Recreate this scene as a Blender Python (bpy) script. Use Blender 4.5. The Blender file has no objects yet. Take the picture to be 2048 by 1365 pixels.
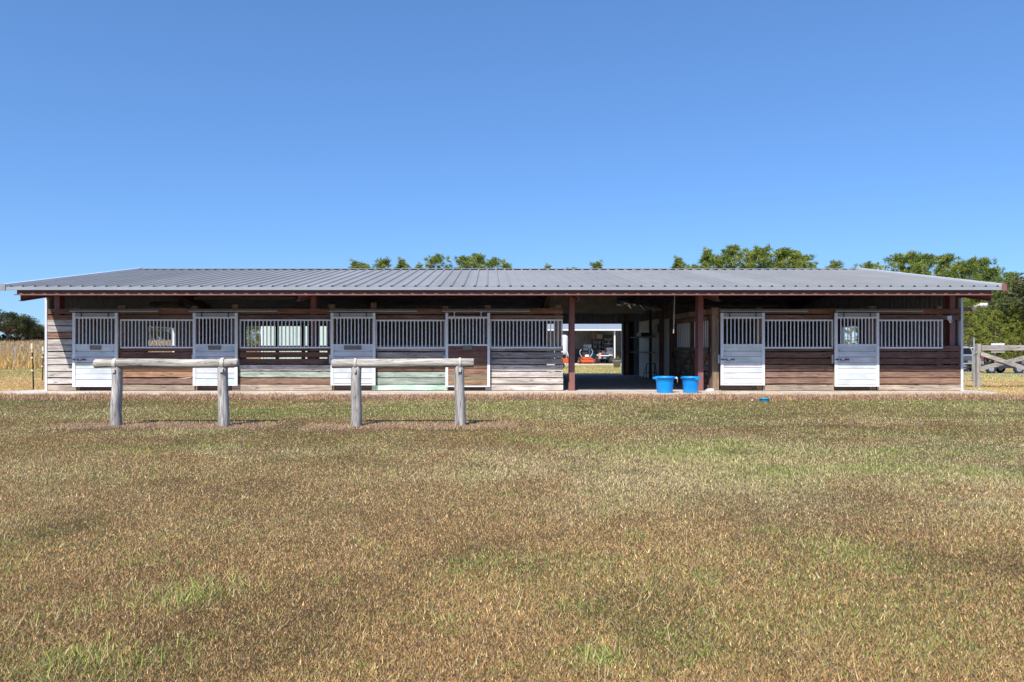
import bpy, bmesh, math, random
import numpy as np
from mathutils import Vector

R = random.Random(7)
NR = np.random.default_rng(11)
SC = bpy.context.scene
COL = SC.collection

# ------------------------------------------------------------------ camera
F = 1400.0                       # focal length in photograph pixels (2048 wide)
HX, HZ = 978.0, 692.0            # vanishing point of the barn's depth lines
CAMZ = 1.254                     # eye height above the barn slab
YF = 19.5                        # distance of the stall fronts
cam = bpy.data.cameras.new('camera'); cam_o = bpy.data.objects.new('camera', cam)
COL.objects.link(cam_o)
cam_o.location = (0, 0, CAMZ); cam_o.rotation_euler = (math.pi/2, 0, 0)
cam.sensor_width = 36.0; cam.lens = F/2048*36.0
cam.shift_x = (1024-HX)/2048; cam.shift_y = (HZ-682.5)/2048
cam.clip_start = 0.1; cam.clip_end = 5000
SC.camera = cam_o

# ------------------------------------------------------------------ sky, sun, exposure
SUN = Vector((0.45, 1.0, -1.22)).normalized()
EL = math.asin(-SUN.z); AZ = math.atan2(-SUN.x, -SUN.y)
w = bpy.data.worlds.new('World'); SC.world = w; w.use_nodes = True
nt = w.node_tree; nt.nodes.clear()
sky = nt.nodes.new('ShaderNodeTexSky'); sky.sky_type = 'NISHITA'; sky.sun_disc = False
sky.sun_elevation = EL; sky.sun_rotation = AZ % (2*math.pi)
sky.altitude = 0; sky.air_density = 1.0; sky.dust_density = 0.0; sky.ozone_density = 10.0
bg = nt.nodes.new('ShaderNodeBackground'); bg.inputs['Strength'].default_value = 0.112
wo = nt.nodes.new('ShaderNodeOutputWorld')
gm = nt.nodes.new('ShaderNodeGamma'); gm.inputs['Gamma'].default_value = 0.66          # one even tone curve over the whole sky
tn = nt.nodes.new('ShaderNodeMix'); tn.data_type = 'RGBA'; tn.blend_type = 'MULTIPLY'; tn.inputs['Factor'].default_value = 1; tn.inputs['B'].default_value = (1.08, 1.50, 2.04, 1)
nt.links.new(sky.outputs[0], gm.inputs[0]); nt.links.new(gm.outputs[0], tn.inputs['A']); nt.links.new(tn.outputs['Result'], bg.inputs[0]); nt.links.new(bg.outputs[0], wo.inputs[0])
sun = bpy.data.lights.new('sun', 'SUN'); sun.energy = 4.5; sun.angle = math.radians(0.53); sun.color = (1.0, 0.955, 0.89)
sun_o = bpy.data.objects.new('sun', sun); COL.objects.link(sun_o)
sun_o.location = (-20, -40, 50); sun_o.rotation_euler = SUN.to_track_quat('-Z', 'Y').to_euler()
vs = SC.view_settings
vs.view_transform = 'Standard'; vs.look = 'None'; vs.exposure = 0.36; vs.gamma = 1.0; vs.use_curve_mapping = False
SC.cycles.max_bounces = 8; SC.cycles.diffuse_bounces = 6

# ------------------------------------------------------------------ helpers
def FX(px): return (px-HX)/F*YF
def FZ(py): return CAMZ-(py-HZ)/F*YF
def PX(px, Y): return (px-HX)/F*Y
def PZ(py, Y): return CAMZ-(py-HZ)/F*Y
def sm(v, a, b):
    t = np.clip((np.asarray(v, float)-a)/(b-a), 0, 1); return t*t*(3-2*t)
def ground(x, y):
    x = np.asarray(x, float); y = np.asarray(y, float)
    z = -0.10 - 0.75*sm(x, 14, 38)*sm(y, 24, 54) + 2.15*sm(-x, 14, 60)*sm(y, 55, 190) - 0.16*sm(y, 33, 56)*sm(-np.abs(x-5), -25, -10)
    z = z + 0.012*np.sin(x*0.9+1.3)*np.sin(y*0.75)*sm(-y, -17.4, -15)
    z = z + 0.065*sm(y, 17.3, 18.1)*sm(-y, -34, -31)*sm(-np.abs(x-.3), -14.6, -13.2)
    return z
def G(x, y): return float(ground(x, y))

WLOC = {}
def link(o, parent, world):
    COL.objects.link(o)
    world = Vector(world); WLOC[o.name] = world
    if parent is not None:
        o.parent = parent; o.location = world-WLOC[parent.name]
    else:
        o.location = world
    return o
def empty(name, loc):
    o = bpy.data.objects.new(name, None); o.empty_display_size = 0.3
    return link(o, None, loc)
def tag(o, label, cat=None, group=None, kind=None):
    if label: o['label'] = label
    if cat: o['category'] = cat
    if group: o['group'] = group
    if kind: o['kind'] = kind
    return o

class MB:
    """collects shapes in world coordinates; build() links them as one mesh object"""
    def __init__(s): s.v = []; s.f = []
    def add(s, vs, fs):
        b = len(s.v); s.v += [tuple(v) for v in vs]; s.f += [tuple(b+i for i in f) for f in fs]; return s
    def box(s, x0, x1, y0, y1, z0, z1):
        return s.add([(x0,y0,z0),(x1,y0,z0),(x1,y1,z0),(x0,y1,z0),(x0,y0,z1),(x1,y0,z1),(x1,y1,z1),(x0,y1,z1)],
                     [(0,3,2,1),(4,5,6,7),(0,1,5,4),(1,2,6,5),(2,3,7,6),(3,0,4,7)])
    def tube(s, pts, r, n=8, caps=True):
        pts = [Vector(p) for p in pts]; rs = r if isinstance(r, (list, tuple)) else [r]*len(pts)
        vs = []; fs = []; up0 = None
        for i, p in enumerate(pts):
            d = (pts[min(i+1, len(pts)-1)]-pts[max(i-1, 0)]).normalized()
            a = Vector((0,0,1)) if abs(d.z) < 0.9 else Vector((1,0,0))
            u = d.cross(a).normalized(); v = d.cross(u).normalized()
            for k in range(n):
                t = 2*math.pi*k/n; vs.append(p+(u*math.cos(t)+v*math.sin(t))*rs[i])
        for i in range(len(pts)-1):
            for k in range(n):
                a = i*n+k; b = i*n+(k+1) % n; fs.append((a, b, b+n, a+n))
        if caps:
            fs.append(tuple(range(n-1, -1, -1))); fs.append(tuple(range((len(pts)-1)*n, len(pts)*n)))
        return s.add(vs, fs)
    def lathe(s, prof, c, n=24, sx=1, sy=1):
        vs = []; fs = []; m = len(prof)
        for r, z in prof:
            for k in range(n):
                t = 2*math.pi*k/n; vs.append((c[0]+r*math.cos(t)*sx, c[1]+r*math.sin(t)*sy, c[2]+z))
        for i in range(m-1):
            for k in range(n):
                a = i*n+k; b = i*n+(k+1) % n; fs.append((a, b, b+n, a+n))
        return s.add(vs, fs)
    def disc(s, c, axis, r0, r1, half, n=20):
        """a wheel-like ring or disc around axis 'x','y' or a vector"""
        ax = Vector(axis).normalized(); a = Vector((0,0,1)); u = ax.cross(a).normalized(); v = ax.cross(u)
        c = Vector(c); prof = [(r0,-half),(r1*0.93,-half),(r1,-half*0.6),(r1,half*0.6),(r1*0.93,half),(r0,half)]
        vs = []; fs = []
        for r, h in prof:
            for k in range(n):
                t = 2*math.pi*k/n; vs.append(c+ax*h+(u*math.cos(t)+v*math.sin(t))*r)
        m = len(prof)
        for i in range(m):
            j = (i+1) % m
            for k in range(n):
                a_ = i*n+k; b_ = i*n+(k+1) % n; c_ = j*n+(k+1) % n; d_ = j*n+k; fs.append((a_, b_, c_, d_))
        return s.add(vs, fs)
    def prism(s, poly, p0, ux, uy, w):
        """polygon (a,b) in plane p0+a*ux+b*uy, extruded by vector w"""
        p0 = Vector(p0); ux = Vector(ux); uy = Vector(uy); w = Vector(w); n = len(poly)
        vs = [p0+ux*a+uy*b for a, b in poly]; vs += [v+w for v in vs]
        fs = [tuple(range(n)), tuple(range(2*n-1, n-1, -1))]+[(i, i+n, (i+1) % n+n, (i+1) % n) for i in range(n)]
        return s.add(vs, fs)
    def build(s, name, mat, parent=None, color=None, smooth=False, origin=None):
        vs = np.array([tuple(v) for v in s.v], float)
        if origin is None:
            o = (vs.min(0)+vs.max(0))/2
            if parent is None: o[2] = vs[:, 2].min()
        else: o = np.array(origin, float)
        me = bpy.data.meshes.new(name); me.from_pydata((vs-o).tolist(), [], s.f)
        bm = bmesh.new(); bm.from_mesh(me); bmesh.ops.recalc_face_normals(bm, faces=bm.faces); bm.to_mesh(me); bm.free()
        if smooth:
            me.polygons.foreach_set('use_smooth', [True]*len(me.polygons)); me.update()
        me.materials.append(mat)
        ob = bpy.data.objects.new(name, me)
        if color: ob.color = (*color, 1)
        return link(ob, parent, o)
def box(name, b, mat, parent=None, color=None): return MB().box(*b).build(name, mat, parent, color)
def bevel(o, wdt=0.01, seg=2):
    m = o.modifiers.new('bevel', 'BEVEL'); m.width = wdt; m.segments = seg; m.limit_method = 'ANGLE'; return o

# ------------------------------------------------------------------ materials
def mat(name, col=(0.5,0.5,0.5), rough=0.7, metal=0.0, var=0.12, scale=6.0, bump=0.0, objcol=False, spec=0.5, rnd=0.0):
    m = bpy.data.materials.new(name); m.use_nodes = True; n = m.node_tree.nodes; l = m.node_tree.links
    b = n['Principled BSDF']; b.inputs['Roughness'].default_value = rough; b.inputs['Metallic'].default_value = metal
    b.inputs['Specular IOR Level'].default_value = spec
    tc = n.new('ShaderNodeTexCoord'); oi = n.new('ShaderNodeObjectInfo')
    ad = n.new('ShaderNodeVectorMath'); ad.operation = 'ADD'
    ms = n.new('ShaderNodeMath'); ms.operation = 'MULTIPLY'; ms.inputs[1].default_value = 53.0
    l.new(oi.outputs['Random'], ms.inputs[0]); l.new(tc.outputs['Object'], ad.inputs[0]); l.new(ms.outputs[0], ad.inputs[1])
    nz = n.new('ShaderNodeTexNoise'); nz.inputs['Scale'].default_value = scale; nz.inputs['Detail'].default_value = 6
    l.new(ad.outputs[0], nz.inputs['Vector'])
    mr = n.new('ShaderNodeMapRange'); mr.inputs['From Min'].default_value = 0.3; mr.inputs['From Max'].default_value = 0.7
    mr.inputs['To Min'].default_value = 1-var; mr.inputs['To Max'].default_value = 1+var
    l.new(nz.outputs['Fac'], mr.inputs['Value'])
    mx = n.new('ShaderNodeMix'); mx.data_type = 'RGBA'; mx.blend_type = 'MULTIPLY'; mx.inputs['Factor'].default_value = 1
    mx.inputs['A'].default_value = (*col, 1)
    if rnd:
        rr = n.new('ShaderNodeMapRange'); rr.inputs['To Min'].default_value = 1-rnd; rr.inputs['To Max'].default_value = 1+rnd; l.new(oi.outputs['Random'], rr.inputs['Value'])
        r3 = n.new('ShaderNodeVectorMath'); r3.operation = 'SCALE'; r3.inputs[0].default_value = col; l.new(rr.outputs[0], r3.inputs['Scale']); l.new(r3.outputs[0], mx.inputs['A'])
    if objcol: l.new(oi.outputs['Color'], mx.inputs['A'])
    l.new(mr.outputs[0], mx.inputs['B']); l.new(mx.outputs['Result'], b.inputs['Base Color'])
    if bump:
        bp = n.new('ShaderNodeBump'); bp.inputs['Strength'].default_value = bump; bp.inputs['Distance'].default_value = 0.01
        l.new(nz.outputs['Fac'], bp.inputs['Height']); l.new(bp.outputs[0], b.inputs['Normal'])
    return m

def wood(name, axis, grain=0.62, rough=0.85, knots=True, paint=False, crack=False):
    """weathered timber, colour from the object's own colour, grain along axis"""
    m = bpy.data.materials.new(name); m.use_nodes = True; n = m.node_tree.nodes; l = m.node_tree.links
    b = n['Principled BSDF']; b.inputs['Roughness'].default_value = rough; b.inputs['Specular IOR Level'].default_value = 0.25
    tc = n.new('ShaderNodeTexCoord'); oi = n.new('ShaderNodeObjectInfo')
    ms = n.new('ShaderNodeMath'); ms.operation = 'MULTIPLY'; ms.inputs[1].default_value = 91.0
    l.new(oi.outputs['Random'], ms.inputs[0])
    ad = n.new('ShaderNodeVectorMath'); ad.operation = 'ADD'
    l.new(tc.outputs['Object'], ad.inputs[0]); l.new(ms.outputs[0], ad.inputs[1])
    mp = n.new('ShaderNodeMapping'); sc = [14, 14, 14]; sc['xyz'.index(axis)] = 0.9
    mp.inputs['Scale'].default_value = sc
    l.new(ad.outputs[0], mp.inputs['Vector'])
    # knots bend the grain
    n0 = n.new('ShaderNodeTexNoise'); n0.inputs['Scale'].default_value = 1.2; n0.inputs['Detail'].default_value = 2
    l.new(mp.outputs[0], n0.inputs['Vector'])
    ad2 = n.new('ShaderNodeVectorMath'); ad2.operation = 'MULTIPLY_ADD'; ad2.inputs[1].default_value = (1.6,)*3
    l.new(n0.outputs['Color'], ad2.inputs[0]); l.new(mp.outputs[0], ad2.inputs[2])
    n1 = n.new('ShaderNodeTexNoise'); n1.inputs['Scale'].default_value = 2.2; n1.inputs['Detail'].default_value = 8; n1.inputs['Roughness'].default_value = 0.65
    l.new(ad2.outputs[0], n1.inputs['Vector'])
    n2 = n.new('ShaderNodeTexNoise'); n2.inputs['Scale'].default_value = 1.7; n2.inputs['Detail'].default_value = 3
    l.new(ad.outputs[0], n2.inputs['Vector'])
    r1 = n.new('ShaderNodeMapRange'); r1.inputs['From Min'].default_value = 0.32; r1.inputs['From Max'].default_value = 0.68
    r1.inputs['To Min'].default_value = 1-grain; r1.inputs['To Max'].default_value = 1+grain*0.55
    l.new(n1.outputs['Fac'], r1.inputs['Value'])
    r2 = n.new('ShaderNodeMapRange'); r2.inputs['From Min'].default_value = 0.3; r2.inputs['From Max'].default_value = 0.7
    r2.inputs['To Min'].default_value = 0.8; r2.inputs['To Max'].default_value = 1.18
    l.new(n2.outputs['Fac'], r2.inputs['Value'])
    mu = n.new('ShaderNodeMath'); mu.operation = 'MULTIPLY'; l.new(r1.outputs[0], mu.inputs[0]); l.new(r2.outputs[0], mu.inputs[1])
    last = mu
    if knots:
        vo = n.new('ShaderNodeTexVoronoi'); vo.inputs['Scale'].default_value = 1.0
        mk = n.new('ShaderNodeMapping'); sk = [9, 9, 9]; sk['xyz'.index(axis)] = 2.2; mk.inputs['Scale'].default_value = sk
        l.new(ad.outputs[0], mk.inputs['Vector']); l.new(mk.outputs[0], vo.inputs['Vector'])
        rk = n.new('ShaderNodeMapRange'); rk.inputs['From Min'].default_value = 0.08; rk.inputs['From Max'].default_value = 0.2
        rk.inputs['To Min'].default_value = 0.45; rk.inputs['To Max'].default_value = 1
        l.new(vo.outputs['Distance'], rk.inputs['Value'])
        m2 = n.new('ShaderNodeMath'); m2.operation = 'MULTIPLY'; l.new(mu.outputs[0], m2.inputs[0]); l.new(rk.outputs[0], m2.inputs[1]); last = m2
    mx = n.new('ShaderNodeMix'); mx.data_type = 'RGBA'; mx.blend_type = 'MULTIPLY'; mx.inputs['Factor'].default_value = 1
    l.new(oi.outputs['Color'], mx.inputs['A']); l.new(last.outputs[0], mx.inputs['B'])
    out = mx
    if crack:   # long drying checks along the grain
        mc = n.new('ShaderNodeMapping'); s3 = [16, 16, 16]; s3['xyz'.index(axis)] = 0.75; mc.inputs['Scale'].default_value = s3
        l.new(ad.outputs[0], mc.inputs['Vector'])
        nc = n.new('ShaderNodeTexNoise'); nc.inputs['Scale'].default_value = 1.5; nc.inputs['Detail'].default_value = 5; nc.inputs['Distortion'].default_value = .5; l.new(mc.outputs[0], nc.inputs['Vector'])
        ab = n.new('ShaderNodeMath'); ab.operation = 'SUBTRACT'; ab.inputs[1].default_value = .5; l.new(nc.outputs['Fac'], ab.inputs[0])
        ab2 = n.new('ShaderNodeMath'); ab2.operation = 'ABSOLUTE'; l.new(ab.outputs[0], ab2.inputs[0])
        rc_ = n.new('ShaderNodeMapRange'); rc_.inputs['From Min'].default_value = .004; rc_.inputs['From Max'].default_value = .022; rc_.inputs['To Min'].default_value = .38; l.new(ab2.outputs[0], rc_.inputs['Value'])
        mc2 = n.new('ShaderNodeMix'); mc2.data_type = 'RGBA'; mc2.blend_type = 'MULTIPLY'; mc2.inputs['Factor'].default_value = 1
        l.new(mx.outputs['Result'], mc2.inputs['A']); l.new(rc_.outputs[0], mc2.inputs['B']); out = mc2
    if paint:   # bare timber showing where the paint has worn through
        th = n.new('ShaderNodeMapRange'); th.inputs['From Min'].default_value = 0.635; th.inputs['From Max'].default_value = 0.70
        l.new(n1.outputs['Fac'], th.inputs['Value'])
        px = n.new('ShaderNodeMix'); px.data_type = 'RGBA'; px.inputs['B'].default_value = (0.3, 0.27, 0.24, 1)
        l.new(th.outputs[0], px.inputs['Factor']); l.new(mx.outputs['Result'], px.inputs['A']); out = px
    l.new(out.outputs['Result'], b.inputs['Base Color'])
    bp = n.new('ShaderNodeBump'); bp.inputs['Strength'].default_value = 0.5; bp.inputs['Distance'].default_value = 0.006
    l.new(n1.outputs['Fac'], bp.inputs['Height']); l.new(bp.outputs[0], b.inputs['Normal'])
    return m

def attr_mat(name, rough=0.9, transl=0.0, fine=0.0):
    m = bpy.data.materials.new(name); m.use_nodes = True; n = m.node_tree.nodes; l = m.node_tree.links
    b = n['Principled BSDF']; b.inputs['Roughness'].default_value = rough; b.inputs['Specular IOR Level'].default_value = 0.15
    at = n.new('ShaderNodeAttribute'); at.attribute_name = 'Col'
    src = at.outputs['Color']
    if fine:
        ge = n.new('ShaderNodeNewGeometry')
        nz = n.new('ShaderNodeTexNoise'); nz.inputs['Scale'].default_value = 45; nz.inputs['Detail'].default_value = 6; nz.inputs['Roughness'].default_value = 0.75
        l.new(ge.outputs['Position'], nz.inputs['Vector'])
        mr = n.new('ShaderNodeMapRange'); mr.inputs['From Min'].default_value = 0.3; mr.inputs['From Max'].default_value = 0.7
        mr.inputs['To Min'].default_value = 1-fine; mr.inputs['To Max'].default_value = 1+fine
        l.new(nz.outputs['Fac'], mr.inputs['Value'])
        mx = n.new('ShaderNodeMix'); mx.data_type = 'RGBA'; mx.blend_type = 'MULTIPLY'; mx.inputs['Factor'].default_value = 1
        l.new(src, mx.inputs['A']); l.new(mr.outputs[0], mx.inputs['B']); src = mx.outputs['Result']
        bp = n.new('ShaderNodeBump'); bp.inputs['Strength'].default_value = 0.7; bp.inputs['Distance'].default_value = 0.03
        l.new(nz.outputs['Fac'], bp.inputs['Height']); l.new(bp.outputs[0], b.inputs['Normal'])
    l.new(src, b.inputs['Base Color'])
    if transl:
        tr = n.new('ShaderNodeBsdfTranslucent'); l.new(src, tr.inputs['Color'])
        ms = n.new('ShaderNodeMixShader'); ms.inputs[0].default_value = transl
        l.new(b.outputs[0], ms.inputs[1]); l.new(tr.outputs[0], ms.inputs[2]); l.new(ms.outputs[0], n['Material Output'].inputs['Surface'])
    return m

M = {}
M['wx'] = wood('timber_x', 'x'); M['wy'] = wood('timber_y', 'y'); M['wz'] = wood('timber_z', 'z')
M['px'] = wood('painted_timber_x', 'x', grain=0.16, knots=False, rough=0.6, paint=True)
M['logx'] = wood('log_x', 'x', grain=0.62, crack=True); M['logz'] = wood('log_z', 'z', grain=0.62, crack=True)
M['white_metal'] = mat('white_powder_coated_steel', (0.80,0.80,0.80), 0.42, 0, 0.06, 9)
M['alu'] = mat('dull_aluminium_track', (0.42,0.40,0.36), 0.5, 0.35, 0.12, 5)
M['plate'] = mat('olive_header_board', (0.40,0.42,0.36), 0.7, 0, 0.08)
M['iron'] = mat('dark_iron', (0.06,0.055,0.055), 0.5, 0.6, 0.2, 20)
M['galv'] = mat('galvanised_steel', (0.55,0.57,0.58), 0.42, 0.6, 0.12, 8)
M['roof'] = mat('grey_ribbed_roof_steel', (0.295,0.288,0.276), 0.6, 0.0, 0.07, 0.9, rnd=.07)
M['trim'] = mat('pale_eave_trim', (0.34,0.365,0.38), 0.45, 0.0, 0.05, 2)
M['whitetrim'] = mat('white_trim', (0.70,0.71,0.72), 0.4, 0, 0.04, 3)
M['under'] = mat('roof_underlay', (0.32,0.30,0.28), 0.8, 0, 0.25, 2)
M['red'] = mat('red_oxide_steel', (0.26,0.105,0.088), 0.6, 0.0, 0.16, 7)
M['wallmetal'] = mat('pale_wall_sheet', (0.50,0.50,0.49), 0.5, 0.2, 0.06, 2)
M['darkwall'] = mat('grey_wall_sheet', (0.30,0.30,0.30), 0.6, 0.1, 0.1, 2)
M['ply'] = mat('dusty_plywood', (0.46,0.41,0.33), 0.85, 0, 0.2, 3)
M['concrete'] = mat('slab_concrete', (0.60,0.52,0.45), 0.9, 0, 0.16, 1.6, bump=0.3)
M['rubber'] = mat('rubber_mat', (0.40,0.36,0.32), 0.85, 0, 0.2, 5)
M['tub'] = mat('blue_plastic', (0.0,0.285,0.76), 0.5, 0, 0.16, 4)
M['dish'] = mat('teal_plastic', (0.03,0.30,0.50), 0.45, 0, 0.05, 6)
M['rope'] = mat('rope', (0.45,0.38,0.28), 0.9, 0, 0.2, 40)
M['strap'] = mat('webbing_strap', (0.58,0.54,0.47), 0.85, 0, 0.12, 30)
M['foil'] = mat('silver_insulation_foil', (0.62,0.60,0.55), 0.32, 0.7, 0.2, 5)
M['black'] = mat('black_plastic', (0.03,0.03,0.033), 0.55, 0, 0.1, 8)
M['tyre'] = mat('tyre_rubber', (0.028,0.027,0.026), 0.85, 0, 0.2, 12)
M['orange'] = mat('orange_enamel', (0.62,0.10,0.02), 0.4, 0, 0.05, 4)
M['steel'] = mat('bare_steel', (0.5,0.5,0.5), 0.35, 0.8, 0.1, 8)
M['carblue'] = mat('slate_blue_car_paint', (0.10,0.125,0.17), 0.28, 0.35, 0.03, 2)
M['glass'] = mat('dark_car_glass', (0.012,0.014,0.017), 0.06, 0, 0.0, 2)
M['redlens'] = mat('red_lamp_lens', (0.42,0.012,0.02), 0.2, 0, 0.05, 8)
M['chrome'] = mat('chrome', (0.7,0.7,0.72), 0.18, 1.0, 0.02, 3)
M['green'] = mat('pale_green_sheet_steel', (0.50,0.60,0.53), 0.5, 0.05, 0.06, 2)
M['gravel'] = mat('grey_gravel_road', (0.26,0.25,0.25), 0.95, 0, 0.3, 2.0, bump=0.5)
M['enamel'] = mat('white_enamel', (0.72,0.74,0.76), 0.35, 0, 0.04, 3)
M['box'] = mat('cardboard', (0.33,0.22,0.13), 0.9, 0, 0.15, 5)
M['maroon'] = mat('maroon_plastic', (0.19,0.035,0.03), 0.5, 0, 0.1, 5)
M['bark'] = mat('grey_bark', (0.25,0.20,0.165), 0.95, 0, 0.45, 5, bump=0.8)
M['pink'] = mat('faded_pink_cloth', (0.6,0.3,0.28), 0.9, 0, 0.1, 8)
M['leaf'] = attr_mat('foliage', 0.75, 0.28)
M['blade'] = attr_mat('grass_blades', 0.85, 0.2)
M['turf'] = attr_mat('turf_soil', 0.95, 0, 0.45)

# ------------------------------------------------------------------ numpy noise and colour fields
def vnoise(x, y, s, seed):
    x = np.asarray(x)*s; y = np.asarray(y)*s
    xi = np.floor(x).astype(np.int64); yi = np.floor(y).astype(np.int64); fx = x-xi; fy = y-yi
    fx = fx*fx*(3-2*fx); fy = fy*fy*(3-2*fy)
    def h(a, b):
        n = (a*374761393+b*668265263+seed*2147483647) & 0xFFFFFFFF
        n = ((n ^ (n >> 13))*1274126177) & 0xFFFFFFFF
        return ((n ^ (n >> 16)) & 0xFFFF)/65535.0
    return (h(xi,yi)*(1-fx)+h(xi+1,yi)*fx)*(1-fy)+(h(xi,yi+1)*(1-fx)+h(xi+1,yi+1)*fx)*fy
def fbm(x, y, s, seed):
    return 0.5*vnoise(x,y,s,seed)+0.28*vnoise(x,y,s*2.1,seed+1)+0.22*vnoise(x,y,s*4.7,seed+2)

GREEN_SPOTS = [  # photograph pixel, radius x/y in metres, weight
    (1110,885,1.3,0.9,.55),(1490,888,1.8,.9,.45),(1720,905,2.2,.8,.55),(1780,940,1.8,.7,.45),(1600,945,1.6,.8,.4),(520,825,1.9,.8,.75),(650,822,1.5,.6,.5),
    (390,1195,.32,.22,.6),(155,1322,.3,.2,.7),(1195,1322,.16,.1,.6),(1325,900,1.5,.8,.35),(985,1130,.4,.25,.5),
    (1700,1110,.9,.5,.4),(330,860,1.5,.8,.35),(960,815,1.5,.6,.3),(1400,1290,.35,.25,.35),(1820,870,2,.8,.35),(240,895,1.2,.7,.3)]
STRAW_SPOTS = [(1450,960,3.0,1.3,.6),(1850,990,2.6,1.2,.55),(1250,1000,1.6,.9,.5),(1700,1010,2.0,.8,.5),(1100,950,1.8,1.0,.4),(150,940,2.0,1.0,.4),(560,900,1.6,.6,.35),(300,1000,1.0,.6,.25),(1950,890,2.5,1.2,.3),(1200,840,3,1,.3)]
DARK_SPOTS = [(1610,853,1.3,.3,.8),(1640,828,1.2,.3,.6),(1960,832,2.5,.35,.6),(900,895,1.0,.4,.4),(1650,998,1.2,.5,.4),(1970,890,1.0,.3,.5)]
def spot_field(x, y, spots):
    out = np.zeros_like(x)
    for px, py, rx, ry, wt in spots:
        Y = F*(CAMZ+0.1)/(py-HZ); X = PX(px, Y)
        d = ((x-X)/rx)**2+((y-Y)/ry)**2
        out = np.maximum(out, wt*np.exp(-d*1.1))
    return out
MULCH = [(-6.35, 11.75), (-4.5, 11.85), (-2.25, 11.75), (-0.5, 11.75)]
def lawn_fields(x, y):
    n1 = fbm(x, y, 0.55, 3); n2 = fbm(x, y, 1.7, 13); n3 = fbm(x, y, 0.23, 23)
    g = 0.04+0.14*sm(n2, .55, .8)+.30*sm(fbm(x, y, 5.5, 53), .62, .75)+0.20*sm(n1, .58, .8)+0.12*sm(y, 7, 16)*n3*1.6
    g = g+spot_field(x, y, GREEN_SPOTS)*(0.35+0.65*sm(n2, .3, .6))
    s = 0.12+0.45*sm(fbm(x, y, 0.8, 31), .45, .75)*sm(y, 3.5, 8)+spot_field(x, y, STRAW_SPOTS)*(0.45+.55*sm(n2, .3, .65))
    big = fbm(x, y, .16, 61); s = s+.5*sm(big, .40, .60)*sm(y, 4.5, 7.5)*sm(x+.25*y, -1.5, 3); g = g+.16*sm(fbm(x, y, .3, 71), .48, .66)*sm(y, 5, 9); d_b = .38*sm(fbm(x, y, .34, 81), .5, .68)
    bnd = sm(y, 11.5, 14)*sm(-y, -17.6, -17.3); g = g+.20*bnd*(.4+1.1*n1); s = s+.16*bnd
    far = sm(y, 24, 36)
    g = g+far*0.48; s = s+0.05*far
    d = d_b+spot_field(x, y, DARK_SPOTS)+0.5*sm(fbm(x, y, 0.9, 47), .60, .78)
    mul = np.zeros_like(x)
    for mx, my in MULCH:
        mul = np.maximum(mul, np.exp(-(((x-mx)/0.95)**2+((y-my)/0.5)**2)**1.5))
    mul = np.maximum(mul, 0.8*sm(-np.abs(x+5.4), -1.4, -0.8)*np.exp(-((y-11.85)/0.38)**4))
    mul = np.maximum(mul, 0.8*sm(-np.abs(x+1.4), -1.4, -0.8)*np.exp(-((y-11.85)/0.38)**4))
    mul = np.maximum(mul, sm(y, 17.3, 17.6)*sm(-y, -18.6, -18.4)*sm(-np.abs(x-0.3), -13.6, -13))
    mul = mul*(0.55+0.75*sm(n2, .25, .6))
    return np.clip(g, 0, .92), np.clip(s, 0, .9), np.clip(d, 0, 1), np.clip(mul, 0, 1)
C_BROWN = np.array([0.52,0.28,0.118]); C_TAN = np.array([0.76,0.52,0.225]); C_STRAW = np.array([0.82,0.65,0.345])
C_GREEN = np.array([0.38,0.46,0.10]); C_DKG = np.array([0.20,0.25,0.07]); C_MULCH = np.array([0.47,0.285,0.225]); C_GREY = np.array([0.33,0.27,0.225])

# ------------------------------------------------------------------ terrain
def grid_axis(fine0, fine1, step, lo, hi, ratio=1.18):
    a = list(np.arange(fine0, fine1+1e-6, step)); st = step
    v = a[-1]
    while v < hi: st = min(st*ratio, 80); v += st; a.append(v)
    st = step; v = a[0]
    while v > lo: st = min(st*ratio, 80); v -= st; a.insert(0, v)
    return np.array(a)
gx = grid_axis(-16, 16, 0.14, -1200, 1200); gy = grid_axis(1.0, 19.0, 0.12, -60, 1800)
XX, YY = np.meshgrid(gx, gy); ZZ = ground(XX, YY)
nx, ny = len(gx), len(gy)
V = np.stack([XX.ravel(), YY.ravel(), ZZ.ravel()], 1)
idx = np.arange(nx*ny).reshape(ny, nx)
Fq = np.stack([idx[:-1,:-1], idx[:-1,1:], idx[1:,1:], idx[1:,:-1]], -1).reshape(-1, 4)
def np_mesh(name, V, faces, cols, material, kind, parent=None, smooth=False):
    me = bpy.data.meshes.new(name); k = faces.shape[1]
    me.vertices.add(len(V)); me.vertices.foreach_set('co', V.astype(np.float32).ravel())
    me.loops.add(faces.size); me.loops.foreach_set('vertex_index', faces.astype(np.int32).ravel())
    me.polygons.add(len(faces)); me.polygons.foreach_set('loop_start', np.arange(0, faces.size, k, dtype=np.int32))
    me.polygons.foreach_set('loop_total', np.full(len(faces), k, np.int32))
    if smooth: me.polygons.foreach_set('use_smooth', np.ones(len(faces), bool))
    me.update(calc_edges=True)
    at = me.attributes.new('Col', 'FLOAT_COLOR', 'POINT')
    at.data.foreach_set('color', np.concatenate([cols, np.ones((len(cols), 1))], 1).astype(np.float32).ravel())
    me.materials.append(material)
    o = bpy.data.objects.new(name, me)
    if kind: o['kind'] = kind
    return o
g_, s_, d_, m_ = lawn_fields(V[:,0], V[:,1])
base = (C_BROWN*0.62+C_TAN*0.25)
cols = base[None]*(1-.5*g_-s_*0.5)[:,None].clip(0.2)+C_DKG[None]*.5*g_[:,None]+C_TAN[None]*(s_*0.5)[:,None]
cols = cols*(1-0.3*d_)[:,None]; cols = cols*(1-m_[:,None])+C_MULCH*0.7*m_[:,None]
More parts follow.
